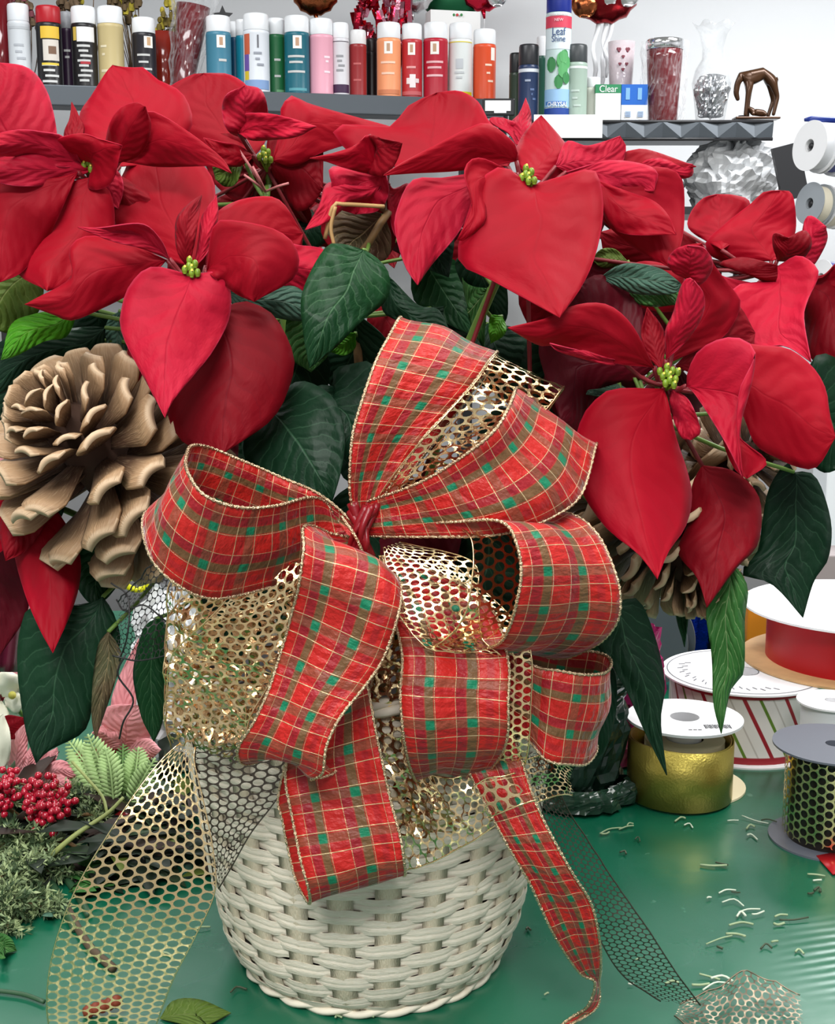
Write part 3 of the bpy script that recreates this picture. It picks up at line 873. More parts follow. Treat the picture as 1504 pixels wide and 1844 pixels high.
random.seed(5)
for i in range(30):
    px = 70 + 1180 * (i + .5) / 30 + random.uniform(-15, 15); py = random.uniform(345, 440)
    Y = random.uniform(.93, 1.0); a = random.uniform(-1.3, 1.3) + PI / 2
    ln = random.uniform(90, 130); wd = ln * random.uniform(.34, .44)
    ux, uy = math.cos(a), math.sin(a); nx, ny = -uy, ux
    pt = lambda s, q: '%.0f,%.0f' % (px + ux * ln * s + nx * wd * q, py + uy * ln * s + ny * wd * q)
    k = random.choice('ddmmdGG'); b3 = at(px, py, Y)
    t = min(pls, key=lambda p: min((q - b3).length for q in p[2]))
    leafs(t, [(k, (Y, Y + random.uniform(-.02, .02), Y + random.uniform(-.03, .03)), pt(0, 0), ' '.join([pt(.15, .7), pt(.4, 1), pt(.7, .6)]), pt(1, 0), ' '.join([pt(.15, -.7), pt(.4, -1), pt(.7, -.6)]), {'N': 10, 'M': 6})])
# leaves tucked behind the bow
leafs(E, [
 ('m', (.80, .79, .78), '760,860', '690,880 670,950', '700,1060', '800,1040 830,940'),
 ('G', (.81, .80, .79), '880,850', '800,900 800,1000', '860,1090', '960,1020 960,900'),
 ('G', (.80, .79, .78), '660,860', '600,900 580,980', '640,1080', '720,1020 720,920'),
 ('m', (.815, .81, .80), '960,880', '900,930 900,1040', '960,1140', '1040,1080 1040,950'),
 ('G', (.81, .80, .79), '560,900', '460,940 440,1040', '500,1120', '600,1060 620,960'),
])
# ================================================================== PINE CONES
def cone_mat():
    m, nt, p = new_mat('pine_scale')
    g = G(nt); uvv, u, v = g.uv()
    o = g.objc(); n1 = g.noise(g.comb(g.m('MULTIPLY', u, 5.0), v), 5.0, 4)
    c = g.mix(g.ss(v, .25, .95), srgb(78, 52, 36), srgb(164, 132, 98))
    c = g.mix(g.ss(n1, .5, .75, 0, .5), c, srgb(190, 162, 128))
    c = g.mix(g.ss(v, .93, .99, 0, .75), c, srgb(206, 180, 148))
    nt.links.new(c, p.inputs['Base Color']); p.inputs['Roughness'].default_value = .6
    g.bump(n1, p, .6, .002)
    return m
CONEM = cone_mat()
CORE = mat('pine_core', srgb(64, 42, 30), .8, bump=.5)
def scale_mesh():
    bm = B(); uv = uvl(bm)
    N, M = 9, 6
    def pt(s, v, top):
        w_ = (.0045 + .0085 * min(1, s * 1.25) ** 1.1)
        if s > .72: w_ *= math.sqrt(max(.12, 1 - ((s - .72) / .34) ** 2))
        x = v * w_
        y = s * .040
        z = -.0030 * (v * v) * s + .0045 * s * s - .002 * s
        th_ = .0008 + .0012 * max(0, (s - .7) / .3)
        if s > .96: z -= .0015
        return Vector((x, y, z + (th_ if top else -th_) * (1 - .5 * abs(v) ** 3)))
    for top in (1, 0):
        g_ = [[bm.verts.new(pt(i / N, 2 * j / M - 1, top)) for j in range(M + 1)] for i in range(N + 1)]
        if top: gt = g_
        for i in range(N):
            for j in range(M):
                q = (g_[i][j], g_[i][j + 1], g_[i + 1][j + 1], g_[i + 1][j])
                f = bm.faces.new(q if top else q[::-1])
                idx = ((i, j), (i, j + 1), (i + 1, j + 1), (i + 1, j))
                for lp, (a, b) in zip(f.loops, idx if top else idx[::-1]): lp[uv].uv = (b / M, a / N)
    gb = g_
    rim = [(0, j) for j in range(M)] + [(i, M) for i in range(N)] + [(N, M - j) for j in range(M)] + [(N - i, 0) for i in range(N)]
    for k in range(len(rim)):
        a, b = rim[k], rim[(k + 1) % len(rim)]
        f = bm.faces.new((gt[a[0]][a[1]], gb[a[0]][a[1]], gb[b[0]][b[1]], gt[b[0]][b[1]]))
        for lp in f.loops: lp[uv].uv = (.5, a[0] / N)
    bmesh.ops.recalc_face_normals(bm, faces=bm.faces)
    me = bpy.data.meshes.new('scale'); bm.to_mesh(me); bm.free()
    for p_ in me.polygons: p_.use_smooth = True
    me.materials.append(CONEM)
    return me
SCM = scale_mesh()
def pinecone(center, axis, R, Ln, label, n=97, seed=1):
    random.seed(seed)
    axis = Vector(axis).normalized()
    q = axis.to_track_quat('Z', 'Y').to_matrix()
    t = thing('pine_cone', center, label, 'pine cone', 'pine cones in the basket')
    bm = B()
    M = Matrix.Translation(center) @ q.to_4x4()
    lathe(bm, [(0, -Ln * .5), (R * .3, -Ln * .46), (R * .36, -Ln * .1), (R * .25, Ln * .25), (R * .1, Ln * .4), (0, Ln * .43)], M, 14)
    obj('core', bm, CORE, t)
    for k in range(n):
        s = (k / (n - 1))
        z = Ln * (-.46 + .86 * s ** .9)
        rb = R * .30 * (1 - .75 * max(0, s - .5) / .5) * (.6 + .4 * min(1, s * 5))
        tilt = math.radians(-28 + 103 * s ** 1.15) + random.uniform(-.16, .16)
        sc = (R * 1.0 - R * .22) / .040 * (.80 + .3 * math.sin(PI * min(1, s * 1.15 + .1))) * (1 - .45 * max(0, s - .6) / .4)
        a = k * 2.39996 + random.uniform(-.16, .16)
        Rm = Matrix.Rotation(a, 4, 'Z') @ Matrix.Translation((0, rb, z)) @ Matrix.Rotation(tilt, 4, 'X') @ Matrix.Rotation(random.uniform(-.35, .35), 4, 'Y') @ Matrix.Diagonal((sc * random.uniform(.9, 1.1), sc, sc, 1))
        o = bpy.data.objects.new('scale', SCM)
        C.objects.link(o)
        o.parent = t
        o.matrix_parent_inverse = Matrix.Identity(4)
        o.matrix_basis = q.to_4x4() @ Rm
    return t
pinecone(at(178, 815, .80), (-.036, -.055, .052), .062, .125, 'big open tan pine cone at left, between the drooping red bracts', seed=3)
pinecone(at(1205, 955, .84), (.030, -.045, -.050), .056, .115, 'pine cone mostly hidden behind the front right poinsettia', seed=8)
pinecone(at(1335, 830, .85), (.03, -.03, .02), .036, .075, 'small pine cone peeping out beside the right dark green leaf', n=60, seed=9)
# ================================================================== BOW
bowc = at(655, 960, .70)
bow = thing('ribbon_bow', bowc, 'large red plaid and gold mesh ribbon bow tied on the front of the white basket', 'bow')

def secs(s, ppx=True):
    A_, B_ = [], []
    for t in s.strip().split('\n'):
        v = [float(x) for x in t.replace(',', ' ').split()]
        A_.append(at(v[0], v[1], v[2])); B_.append(at(v[3], v[4], v[5]))
    return A_, B_

def dense(A_, B_, k=12):
    n = (len(A_) - 1) * k
    a = [cr(A_, i * (len(A_) - 1) / n) for i in range(n + 1)]
    b = [cr(B_, i * (len(B_) - 1) / n) for i in range(n + 1)]
    L = [0]
    for i in range(n): L.append(L[-1] + ((a[i + 1] + b[i + 1]) / 2 - (a[i] + b[i]) / 2).length)
    return a, b, L

def plaid(name, s, v0=0.0, wave=.0025, seed=0, M=12, flip=False, tailw=.060):
    A_, B_ = secs(s)
    a, b, L = dense(A_, B_)
    n = len(a) - 1
    # curvature wave along the cross direction for cloth body
    bm = B(); uv = uvl(bm)
    tailw = max((a[i] - b[i]).length for i in range(n + 1)) if tailw is None else tailw
    grid = []
    for i in range(n + 1):
        d = (a[min(i + 1, n)] - a[max(i - 1, 0)] + b[min(i + 1, n)] - b[max(i - 1, 0)])
        nr = (b[i] - a[i]).cross(d)
        nr = nr.normalized() if nr.length > 1e-9 else Vector((0, -1, 0))
        wd = (b[i] - a[i]).length
        row = []
        for j in range(M + 1):
            u = j / M
            p = a[i].lerp(b[i], u)
            h = wave * noise.noise(Vector((u * 2.0 + seed, L[i] * 22, seed * 1.7))) * 2 + wave * .4 * math.sin(PI * u) 
            h *= min(1, wd / .03)
            row.append(p + nr * h)
        grid.append(row)
    vs = [[bm.verts.new(p) for p in row] for row in grid]
    for i in range(n):
        for j in range(M):
            f = bm.faces.new((vs[i][j], vs[i][j + 1], vs[i + 1][j + 1], vs[i + 1][j]))
            for lp, (x, y) in zip(f.loops, ((i, j), (i, j + 1), (i + 1, j + 1), (i + 1, j))):
                lp[uv].uv = (1 - y / M if flip else y / M, v0 + L[x] / tailw)
    o = solid(obj(name, bm, PLAID, bow), .0004)
    for e in (0, M):
        bm = B()
        pts = resample([grid[i][e] for i in range(0, n + 1, 3)] + ([grid[n][e]] if n % 3 else []), max(30, int(L[-1] / .0011)))
        cnt = len(pts)
        tube(bm, pts, .00085, 6, rf=lambda s_: 1 + .32 * math.sin(s_ * cnt * 2.1))
        obj('wired_edge', bm, GOLDW, o)
    return o

def meshrib(name, s, nc=10, crink=.0, seed=0, mt=None, parent=None, edge=True, hole=.41, hidden=None, fine=1.0, tagit=None, nokeep=None, stepk=12):
    """perforated foil ribbon with real round holes"""
    A_, B_ = secs(s)
    a, b, L = dense(A_, B_, stepk)
    n = len(a) - 1
    wdm = sum((a[i] - b[i]).length for i in range(n + 1)) / (n + 1)
    def S(u, l):
        l = min(max(l, 0), L[-1])
        lo, hi = 0, n
        while hi - lo > 1:
            m_ = (lo + hi) // 2
            if L[m_] <= l: lo = m_
            else: hi = m_
        f = (l - L[lo]) / max(L[hi] - L[lo], 1e-9)
        pa, pb = a[lo].lerp(a[hi], f), b[lo].lerp(b[hi], f)
        p = pa.lerp(pb, u)
        if crink:
            d = (pb - pa); tn = (a[hi] - a[lo] + b[hi] - b[lo])
            nr = d.cross(tn); nr = nr.normalized() if nr.length > 1e-12 else Vector((0, 1, 0))
            q = p * 55 * fine + Vector((seed, 0, 0))
            c1 = 1 - abs(noise.noise(q)) * 2
            c2 = noise.noise(q * 2.3)
            p = p + nr * crink * (c1 * .9 + c2 * .7)
        return p
    pu = wdm / nc                 # distance between columns of holes
    pit = pu / .866               # distance between holes along the ribbon
    rows = int(L[-1] / pit)
    bm = B(); uvl(bm)
    cl = lambda x: min(max(x, 0), 1)
    for j in range(rows):
        for i in range(nc):
            uc = (i + .5) / nc
            l0 = (j + (.5 if i % 2 else 0.0) + .5) * pit
            outer, inner = [], []
            for k in range(12):
                ro = pit / math.sqrt(3) if k % 2 == 0 else pit / 2
                an2 = k * PI / 6
                du, dl = ro * math.cos(an2), ro * math.sin(an2)
                iu, il = hole * pit * math.cos(an2), hole * pit * math.sin(an2)
                outer.append(bm.verts.new(S(cl(uc + du / wdm), l0 + dl)))
                inner.append(bm.verts.new(S(cl(uc + iu / wdm), l0 + il)))
            for k in range(12):
                k2 = (k + 1) % 12
                try: bm.faces.new((outer[k], outer[k2], inner[k2], inner[k]))
                except ValueError: pass
    bmesh.ops.remove_doubles(bm, verts=bm.verts, dist=1e-5)
    bmesh.ops.dissolve_degenerate(bm, edges=bm.edges, dist=1e-6)
    par = parent or bow
    o = obj(name, bm, mt or GOLDF, par, smooth=not crink)
    if edge:
        for e in (0, 1):
            bm = B(); k = max(20, int(L[-1] / .004))
            tube(bm, [S(e, L[-1] * i / k) for i in range(k + 1)], .0005, 4)
            obj('ribbon_edge', bm, mt or GOLDF, o)
    return o

# --- plaid loops
plaid('plaid_loop', '''600,925,.700 640,985,.700
575,900,.690 575,1030,.702
500,912,.665 480,1062,.680
430,912,.650 385,1077,.665
370,893,.643 322,1055,.655
338,858,.648 278,1015,.656
330,832,.665 264,965,.668
344,808,.690 268,920,.690
380,808,.710 310,920,.710
430,826,.722 390,950,.722
500,855,.728 480,985,.730
575,888,.720 560,990,.722
645,950,.705 640,990,.705''', .1, seed=1)
plaid('plaid_loop', '''645,950,.700 662,950,.700
629,880,.693 700,880,.702
634,790,.690 757,795,.705
652,720,.695 806,742,.712
675,655,.705 848,695,.722
702,603,.720 876,656,.738
722,567,.745 893,637,.762
724,575,.775 890,645,.790
700,640,.790 850,700,.80
670,760,.780 780,800,.785
655,940,.710 670,945,.710''', .3, seed=2)
plaid('plaid_loop', '''655,905,.700 662,965,.700
728,880,.690 760,967,.688
783,855,.680 850,966,.678
849,812,.672 930,955,.678
893,771,.676 1000,928,.690
916,732,.692 1048,888,.706
926,705,.718 1072,805,.730
925,712,.745 1068,815,.755
885,790,.755 1010,890,.762
800,870,.750 860,935,.750
670,945,.710 672,962,.710''', .2, seed=3)
plaid('plaid_loop', '''690,968,.700 690,948,.722
770,938,.688 860,928,.730
850,938,.672 960,915,.722
908,945,.660 1032,926,.710
930,975,.652 1080,962,.700
940,1025,.648 1109,1020,.692
934,1080,.648 1119,1075,.690
920,1125,.655 1108,1125,.695
895,1162,.668 1065,1165,.710
850,1172,.690 990,1178,.730
780,1120,.708 880,1130,.742
690,1000,.710 720,1000,.722''', .15, seed=4)
plaid('plaid_loop', '''640,965,.700 662,985,.700
590,945,.685 688,1000,.698
550,945,.662 703,1028,.680
550,985,.645 717,1062,.662
542,1055,.640 714,1110,.652
523,1120,.645 690,1185,.650
503,1180,.652 655,1238,.646
484,1243,.652 612,1292,.640
458,1300,.650 587,1345,.638
431,1345,.655 578,1397,.640
445,1366,.668 560,1404,.655
490,1330,.688 620,1360,.672
560,1150,.700 680,1180,.700
650,1000,.706 668,1005,.706''', .05, seed=5, wave=.0045)
plaid('plaid_loop', '''600,1120,.685 650,1080,.690
560,1210,.682 645,1160,.688
540,1300,.678 668,1255,.672
515,1390,.672 684,1345,.665
522,1460,.666 702,1435,.660
538,1540,.660 722,1508,.655
556,1600,.660 729,1560,.658
556,1628,.674 728,1578,.672
530,1575,.692 718,1545,.690
511,1480,.698 692,1430,.692
508,1400,.700 680,1340,.700
600,1100,.700 660,1090,.700''', .22, seed=6)
plaid('plaid_loop', '''690,1000,.700 712,995,.700
705,1090,.690 870,1080,.692
724,1180,.672 914,1180,.676
721,1250,.664 915,1262,.668
727,1325,.664 913,1325,.672
738,1380,.676 896,1372,.686
750,1402,.700 870,1398,.706
745,1340,.716 880,1330,.720
730,1180,.718 850,1180,.722
690,1000,.706 700,1000,.706''', .12, seed=7)
plaid('plaid_loop', '''700,1000,.702 690,1020,.702
860,1120,.700 850,1260,.700
955,1194,.692 948,1330,.692
1005,1207,.686 985,1368,.686
1050,1214,.690 1025,1377,.690
1090,1211,.705 1060,1376,.705
1101,1195,.725 1074,1345,.725
1080,1176,.745 1050,1320,.745
1000,1165,.750 980,1300,.750
880,1130,.740 870,1240,.740
700,1000,.712 700,1020,.712''', .3, seed=8)
plaid('plaid_tail', '''820,1330,.700 920,1310,.700
850,1400,.694 945,1385,.692
889,1476,.686 968,1454,.684
915,1524,.684 1002,1524,.680
950,1585,.686 1037,1585,.682
980,1646,.692 1067,1637,.688
1015,1711,.702 1080,1695,.698
1046,1756,.712 1082,1745,.708
1073,1770,.716 1079,1768,.722
1060,1810,.722 1078,1805,.726
1035,1828,.728 1058,1828,.726
1005,1850,.726 1022,1848,.726''', .1, seed=9)
# knot
bm = B()
kc = at(650, 962, .696)
random.seed(14)
for k in range(8):
    a0 = random.uniform(-.5, .7)
    e1 = kc + Vector((.015 * math.sin(a0) + random.uniform(-.003, .003), random.uniform(-.002, .004), .014 + random.uniform(-.003, .003)))
    e2 = kc + Vector((-.013 * math.sin(a0) + random.uniform(-.002, .006), random.uniform(-.002, .004), -.014 + random.uniform(-.003, .003)))
    tube(bm, [e1, kc + Vector((random.uniform(-.004, .004), -.003 - .0007 * k, random.uniform(-.003, .003))), e2], random.uniform(.0016, .0030), 7, smoothn=12, rf=lambda s_: .8 + 1.1 * abs(s_ - .5))
obj('knot', bm, mat('knot_crimson', srgb(120, 10, 22), .35, bump=.6), bow)
bm = B()
tube(bm, [kc + Vector((-.010, -.006, .011)), kc + Vector((-.002, -.0105, 0)), kc + Vector((.003, -.008, -.013))], .0009, 6, smoothn=10)
obj('wired_edge', bm, GOLDW, bow)

GOLDB = mat('gold_foil_red_reflect', (.62, .40, .20), .25, 1.0, bump=.25, bscale=240)  # gold foil again, its reddish reflections painted in as a brown tint
# --- gold mesh parts of the bow
def gm(name, s, **k):
    o = meshrib(name, s, **k); return o
gm('gold_mesh_loop', '''665,935,.704 672,940,.704
690,880,.701 770,880,.703
745,810,.700 850,820,.703
810,740,.704 920,770,.708
855,690,.716 975,745,.726
885,648,.738 1012,700,.748
890,655,.765 1005,715,.770
820,760,.770 930,800,.77
670,940,.712 680,945,.712''', nc=6, crink=.0010, seed=2)
gm('gold_mesh_loop', '''690,965,.704 690,948,.724
760,945,.698 860,932,.726
820,948,.684 960,925,.720
846,965,.670 1000,940,.712
853,1000,.662 1030,990,.704
850,1045,.657 1035,1040,.700
840,1100,.657 1030,1090,.700
815,1140,.665 1000,1140,.706
775,1165,.672 930,1170,.712
740,1150,.680 850,1160,.718
712,1100,.690 780,1100,.72
690,1000,.702 700,1000,.71''', nc=10)
gm('gold_mesh_loop', '''690,985,.700 720,975,.700
700,1040,.692 850,1010,.694
712,1090,.682 860,1080,.686
735,1130,.674 870,1150,.680
780,1172,.668 900,1178,.676
840,1176,.676 905,1180,.690
800,1130,.700 880,1130,.705
700,1010,.705 720,1010,.705''', nc=9, crink=.0016, seed=5)
gm('gold_mesh_loop', '''600,1000,.702 650,990,.702
480,1030,.692 560,1000,.694
420,1060,.684 545,1010,.684
400,1090,.680 540,1100,.680
360,1130,.684 500,1190,.680
310,1180,.694 480,1240,.684
300,1240,.700 450,1290,.688
296,1300,.700 440,1330,.690''', nc=9, crink=.0014, seed=7)
gm('gold_mesh_loop', '''560,990,.706 560,1060,.700
400,1030,.702 420,1110,.698
310,1040,.700 330,1170,.700
300,1110,.704 400,1200,.700
296,1200,.706 440,1210,.698
295,1290,.710 440,1320,.700
310,1340,.714 420,1370,.706''', nc=9, crink=.0032, seed=9)
gm('gold_mesh_loop', '''640,1000,.704 690,1000,.704
670,1080,.696 740,1080,.698
655,1180,.696 770,1180,.698
660,1280,.696 770,1270,.698
680,1360,.698 760,1370,.700
700,1420,.700 800,1440,.702''', nc=5, crink=.003, seed=11, hole=.38)
gm('gold_mesh_loop', '''700,1385,.712 727,1566,.706
740,1385,.706 780,1550,.702
800,1400,.700 840,1520,.698
860,1390,.698 900,1480,.696
930,1370,.700 965,1445,.698
990,1360,.706 1005,1430,.706
1030,1385,.716 1028,1430,.720''', nc=9, crink=.003, seed=13, hole=.42)
gm('gold_mesh_loop', '''740,1010,.706 800,1000,.706
800,1120,.694 930,1120,.692
815,1200,.686 957,1182,.684
815,1280,.684 956,1270,.682
820,1340,.688 952,1345,.686
850,1380,.698 940,1390,.698
840,1330,.71 930,1330,.712''', nc=9, crink=.0006, seed=14)
gm('gold_mesh_strip', '''850,1420,.682 880,1472,.680
875,1402,.680 905,1462,.676
905,1398,.678 940,1448,.674
928,1392,.680 968,1440,.678''', nc=3, hole=.40)
gm('gold_mesh_tail', '''325,1338,.708 352,1345,.704
293,1366,.704 350,1372,.700
245,1427,.694 368,1450,.692
192,1507,.684 385,1540,.684
145,1585,.680 386,1610,.680
112,1660,.680 350,1690,.680
90,1740,.684 315,1757,.684
84,1811,.690 294,1810,.690
90,1862,.700 276,1862,.700''', nc=11, hole=.42)
gm('gold_mesh_tail', '''352,1345,.706 545,1330,.700
352,1390,.706 522,1400,.702
362,1450,.704 492,1448,.702
372,1510,.704 452,1500,.703
382,1560,.704 420,1556,.704
388,1600,.704 394,1600,.704''', nc=8, mt=GOLDD, hole=.43)
gm('gold_mesh_tail', '''950,1360,.722 990,1350,.722
965,1420,.724 1012,1436,.724
1000,1520,.716 1058,1510,.730
1040,1600,.712 1110,1590,.728
1075,1680,.714 1165,1670,.724
1120,1755,.722 1218,1752,.726
1190,1805,.732 1262,1812,.732''', nc=8, mt=GOLDD, crink=.0010, hole=.44)
GOLDD2 = mat('gold_foil_dull', (.26, .21, .15), .42, 1.0)
# crumpled end of the mesh tail lying on the vinyl
def on(px, py, h=.004):
    p = onz(px, py, TABLE + h); return p
def flat_mesh(name, rows_, nc, crink, mt, seed, hole=.42):
    A_, B_ = [], []
    for r in rows_:
        p, q = on(r[0], r[1], r[4]), on(r[2], r[3], r[5]); A_.append(p); B_.append(q)
    global secs
    old = secs
    secs = lambda s: (A_, B_)
    o = meshrib(name, '', nc=nc, crink=crink, seed=seed, mt=mt, hole=hole)
    secs = old
    return o
flat_mesh('gold_mesh_tail', [(1225, 1812, 1215, 1832, .005, .003), (1290, 1778, 1270, 1870, .010, .003), (1340, 1752, 1330, 1880, .012, .003), (1395, 1770, 1400, 1880, .008, .003), (1440, 1795, 1450, 1870, .005, .003)], 12, .0024, GOLDD2, 17)
# black netting by the left loop
gm('gold_mesh_loop', '''640,1010,.708 660,1040,.706
520,1060,.704 600,1120,.700
420,1100,.706 560,1200,.700
330,1180,.708 500,1260,.698
310,1270,.708 440,1330,.698
330,1340,.708 420,1380,.704''', nc=9, crink=.004, seed=31, hole=.37, mt=GOLDB)
gm('gold_mesh_loop', '''560,1000,.712 420,1010,.712
545,1120,.708 310,1100,.712
500,1200,.706 300,1200,.712
470,1290,.706 300,1290,.712
430,1350,.708 310,1345,.712''', nc=9, crink=.003, seed=37, hole=.37, mt=GOLDB)
gm('gold_mesh_loop', '''690,1000,.706 720,1000,.706
655,1150,.702 745,1160,.702
670,1290,.702 760,1300,.702
690,1400,.702 790,1430,.702
720,1520,.704 850,1500,.702''', nc=5, crink=.004, seed=41, hole=.37, mt=GOLDB)
gm('dark_net_strip', '''320,1000,.712 300,1180,.712
270,1020,.716 260,1190,.716
240,1050,.724 225,1190,.722
205,1085,.732 205,1180,.730
''', nc=14, mt=BLACKN, crink=.004, seed=21, hole=.46)
bm = B()
tube(bm, [at(*q) for q in ((225, 1180, .75), (212, 1215, .75), (240, 1260, .75), (222, 1300, .75), (215, 1330, .76))], .0006, 5, smoothn=24)
tube(bm, [at(*q) for q in ((210, 1080, .74), (225, 1100, .73), (260, 1090, .72), (300, 1120, .72))], .0005, 5, smoothn=24)
tube(bm, [at(*q) for q in ((200, 1050, .74), (230, 1075, .73), (230, 1140, .72), (215, 1190, .735))], .0005, 5, smoothn=24)
obj('loose_thread', bm, BLACKN, bow)
# ================================================================== LEFT SHELF AND ITS CANS
SZ = 1.69
E0, E1 = onz(-40, 150, SZ), onz(906, 181, SZ)
SD = (E1 - E0).normalized()
SN = Vector((-SD.y, SD.x, 0))             # away from the camera
ang = math.atan2(SD.y, SD.x)
RZ = Matrix.Rotation(ang, 3, 'Z')
SHG = mat('shelf_grey_metal', srgb(86, 92, 98), .45, .3)
BLK = mat('black_powder_coat', (.02, .02, .022), .4)
def on_shelf(px, back=.045, z=SZ):
    d = ray(px, 300)
    # intersect vertical plane through E0 + SN*back with the pixel column
    p0 = E0 + SN * back
    nx, ny = SN.x, SN.y
    t_ = ((p0.x) * nx + (p0.y) * ny) / (d.x * nx + d.y * ny)
    q = Vector((d.x * t_, d.y * t_, z))
    return q
def px2m(p):            # metres per pixel at a point
    return ((p - CAMP).dot(FWD)) / F_PX
def ztop(p, py):        # height of pixel row py at the horizontal place of p
    d = ray(752, py)
    return CAM_Z + d.z / d.y * p.y
shelf = thing('metal_shelf', (E0 + E1) / 2, 'long grey metal wall shelf carrying the row of spray cans', 'shelf')
L_ = (E1 - E0).length
mid = (E0 + E1) / 2 + SN * .16
bm = B(); box(bm, mid + Vector((0, 0, -.012)), (L_, .32, .024), RZ); obj('board', bm, SHG, shelf, False)
bm = B(); box(bm, (E0 + E1) / 2 + Vector((0, 0, -.024)) - SN * .004, (L_, .012, .052), RZ); bevel(obj('front_lip', bm, SHG, shelf, False), .003)
bm = B(); box(bm, mid + Vector((0, 0, -.36)), (L_, .32, .02), RZ); obj('board', bm, SHG, shelf, False)
for s_ in (.02, .5, .985):
    bm = B(); box(bm, Vector((E0.x, E0.y, .85)) + SD * L_ * s_ + SN * .3, (.04, .03, 1.7), RZ); obj('post', bm, BLK, shelf, False)
lowz = SZ - .35

def patch(bm, c, r, z0, z1, a0, a1, n=16, mi=0, r2=None):
    """curved label patch on an upright cylinder, a=0 faces the camera"""
    th = math.atan2(-c.y, -c.x)
    row = []
    for i in range(n + 1):
        a = th + math.radians(a0 + (a1 - a0) * i / n)
        row.append([bm.verts.new((c.x + r * math.cos(a), c.y + r * math.sin(a), z)) for z in (z0, z1)])
    for i in range(n):
        f = bm.faces.new((row[i][0], row[i + 1][0], row[i + 1][1], row[i][1])); f.material_index = mi

CAPW = mat('cap_white_plastic', srgb(238, 240, 242), .35)
BLKP = mat('black_plastic', (.015, .015, .017), .35)
TINM = mat('tin_rim', (.7, .7, .72), .3, 1.0)
WHT = mat('label_white', srgb(236, 236, 234), .6)
CC = {}
def cm(rgb, rough=.35, metal=0.0):
    k = (rgb, rough, metal)
    if k not in CC: CC[k] = mat('coloured_enamel', srgb(*rgb), rough, metal)
    return CC[k]
def can(px, wpx, ytop, body, capc, label, deco, back=.05, cat='spray can', name='spray_can', group='spray cans on the grey shelf', pos=None, capfrac=.2, z=None):
    p = pos if pos is not None else on_shelf(px, back)
    k = px2m(p)
    r = wpx * .5 * k
    z0 = p.z
    H = ztop(p, ytop) - z0
    hc = max(.02, H * capfrac)
    t = thing(name, p, label, cat, group)
    M = Matrix.Translation(p)
    bm = B()
    hb = H - hc
    lathe(bm, [(0, .002), (r * .8, .001), (r * .97, 0), (r, .004), (r * .975, .008), (r * .975, hb - .012), (r * .99, hb - .010), (r * .95, hb - .004), (r * .72, hb + .006), (0, hb + .006)], M, 28)
    obj('body', bm, cm(body), t)
    bm = B()
    lathe(bm, [(r * .93, hb - .002), (r * .95, hb), (r * .94, H - .006), (r * .88, H - .001), (r * .8, H), (0, H - .001)], M, 28)
    c = obj('cap', bm, capc if not isinstance(capc, tuple) else cm(capc), t)
    if deco:
        mats, bm = [], B()
        for d in deco:   # (z0frac, z1frac, a0, a1, rgb)
            m_ = cm(d[4], .5)
            if m_ not in mats: mats.append(m_)
            patch(bm, p, r * .975 + .0006 + .0002 * mats.index(m_), z0 + max(hb * d[0], .009), z0 + min(hb * d[1], hb - .0125), d[2], d[3], 18, mats.index(m_))
        obj('printed_label', bm, mats, t)
    return t
W_ = (214, 214, 212); K_ = (28, 26, 28); LG = (200, 200, 198)
def bars(z0, n, dz=.07, a=40, c=W_, h=.035, off=0):
    return [(z0 - i * dz, z0 - i * dz + h, off - a + (7 * (i % 3)), off + a - (9 * ((i + 1) % 3)), c) for i in range(n)]
sq = lambda c=(244, 240, 232), off=0: [(.72, .93, off - 18, off + 22, c), (.76, .89, off - 6, off + 10, (190, 150, 120))]
can(46, 40, 8, (206, 210, 214), (225, 228, 232), 'silver white can, farthest left of the upright cans', [(.86, .9, -60, 60, (180, 184, 188))] + bars(.6, 3, .1, 30, (170, 174, 180)))
can(99, 46, 12, K_, (176, 24, 36), 'black and yellow labelled can with a red cap', [(.74, .98, -40, 50, (226, 186, 60)), (.4, .72, -30, 44, (214, 206, 196)), (.5, .62, -5, 30, (120, 90, 70))] + bars(.32, 4, .085, 38) + [(.33, .365, -38, 40, (230, 200, 70))])
can(131, 26, 22, (52, 32, 56), (150, 152, 156), 'narrow dark purple can wedged behind the red capped can', bars(.62, 2, .1, 30), back=.12)
can(161, 46, 13, K_, CAPW, 'black can with white upper label and white cap, right of the red capped one', [(.70, .99, -34, 50, (232, 230, 228)), (.72, .99, -55, -36, (206, 176, 80))] + bars(.62, 8, .075, 34, LG) + [(.36, .4, -20, 24, (170, 40, 50))])
can(208, 47, 13, (196, 178, 128), CAPW, 'tan gold coloured spray can with white cap', bars(.62, 2, .12, 20, (226, 214, 180), off=-30) + [(.25, .29, -50, -8, (226, 214, 180))])
can(267, 43, 33, (34, 32, 38), CAPW, 'black spray can with small square emblem beside the leaning red vase', [(.72, .95, 0, 44, (244, 240, 232)), (.76, .9, 14, 32, (200, 160, 120))] + bars(.58, 3, .12, 36, LG))
can(399, 46, 30, (66, 128, 152), CAPW, 'blue teal spray can at the right of the red vase', sq(off=10) + [(.5, .54, 0, 36, LG), (.0, .12, -60, 60, (200, 214, 220)), (.12, .2, -20, 60, (150, 190, 205))])
can(428, 26, 40, (24, 84, 120), CAPW, 'dark blue spray can half hidden behind the white aerosol', [], back=.12)
can(441, 24, 36, (30, 150, 178), CAPW, 'cyan spray can just left of the white aerosol', [], back=.10)
can(466, 48, 26, (222, 226, 232), CAPW, 'white aerosol with orange and purple side pattern and blue base', [(.60, .92, -62, -30, (196, 92, 60)), (.34, .6, -62, -34, (110, 84, 160)), (.2, .34, -60, -36, (220, 190, 50)), (.0, .2, -62, 62, (130, 160, 204)), (.7, .9, 4, 10, (90, 90, 96))] + bars(.6, 3, .09, 22, (150, 154, 164), off=10), back=.035)
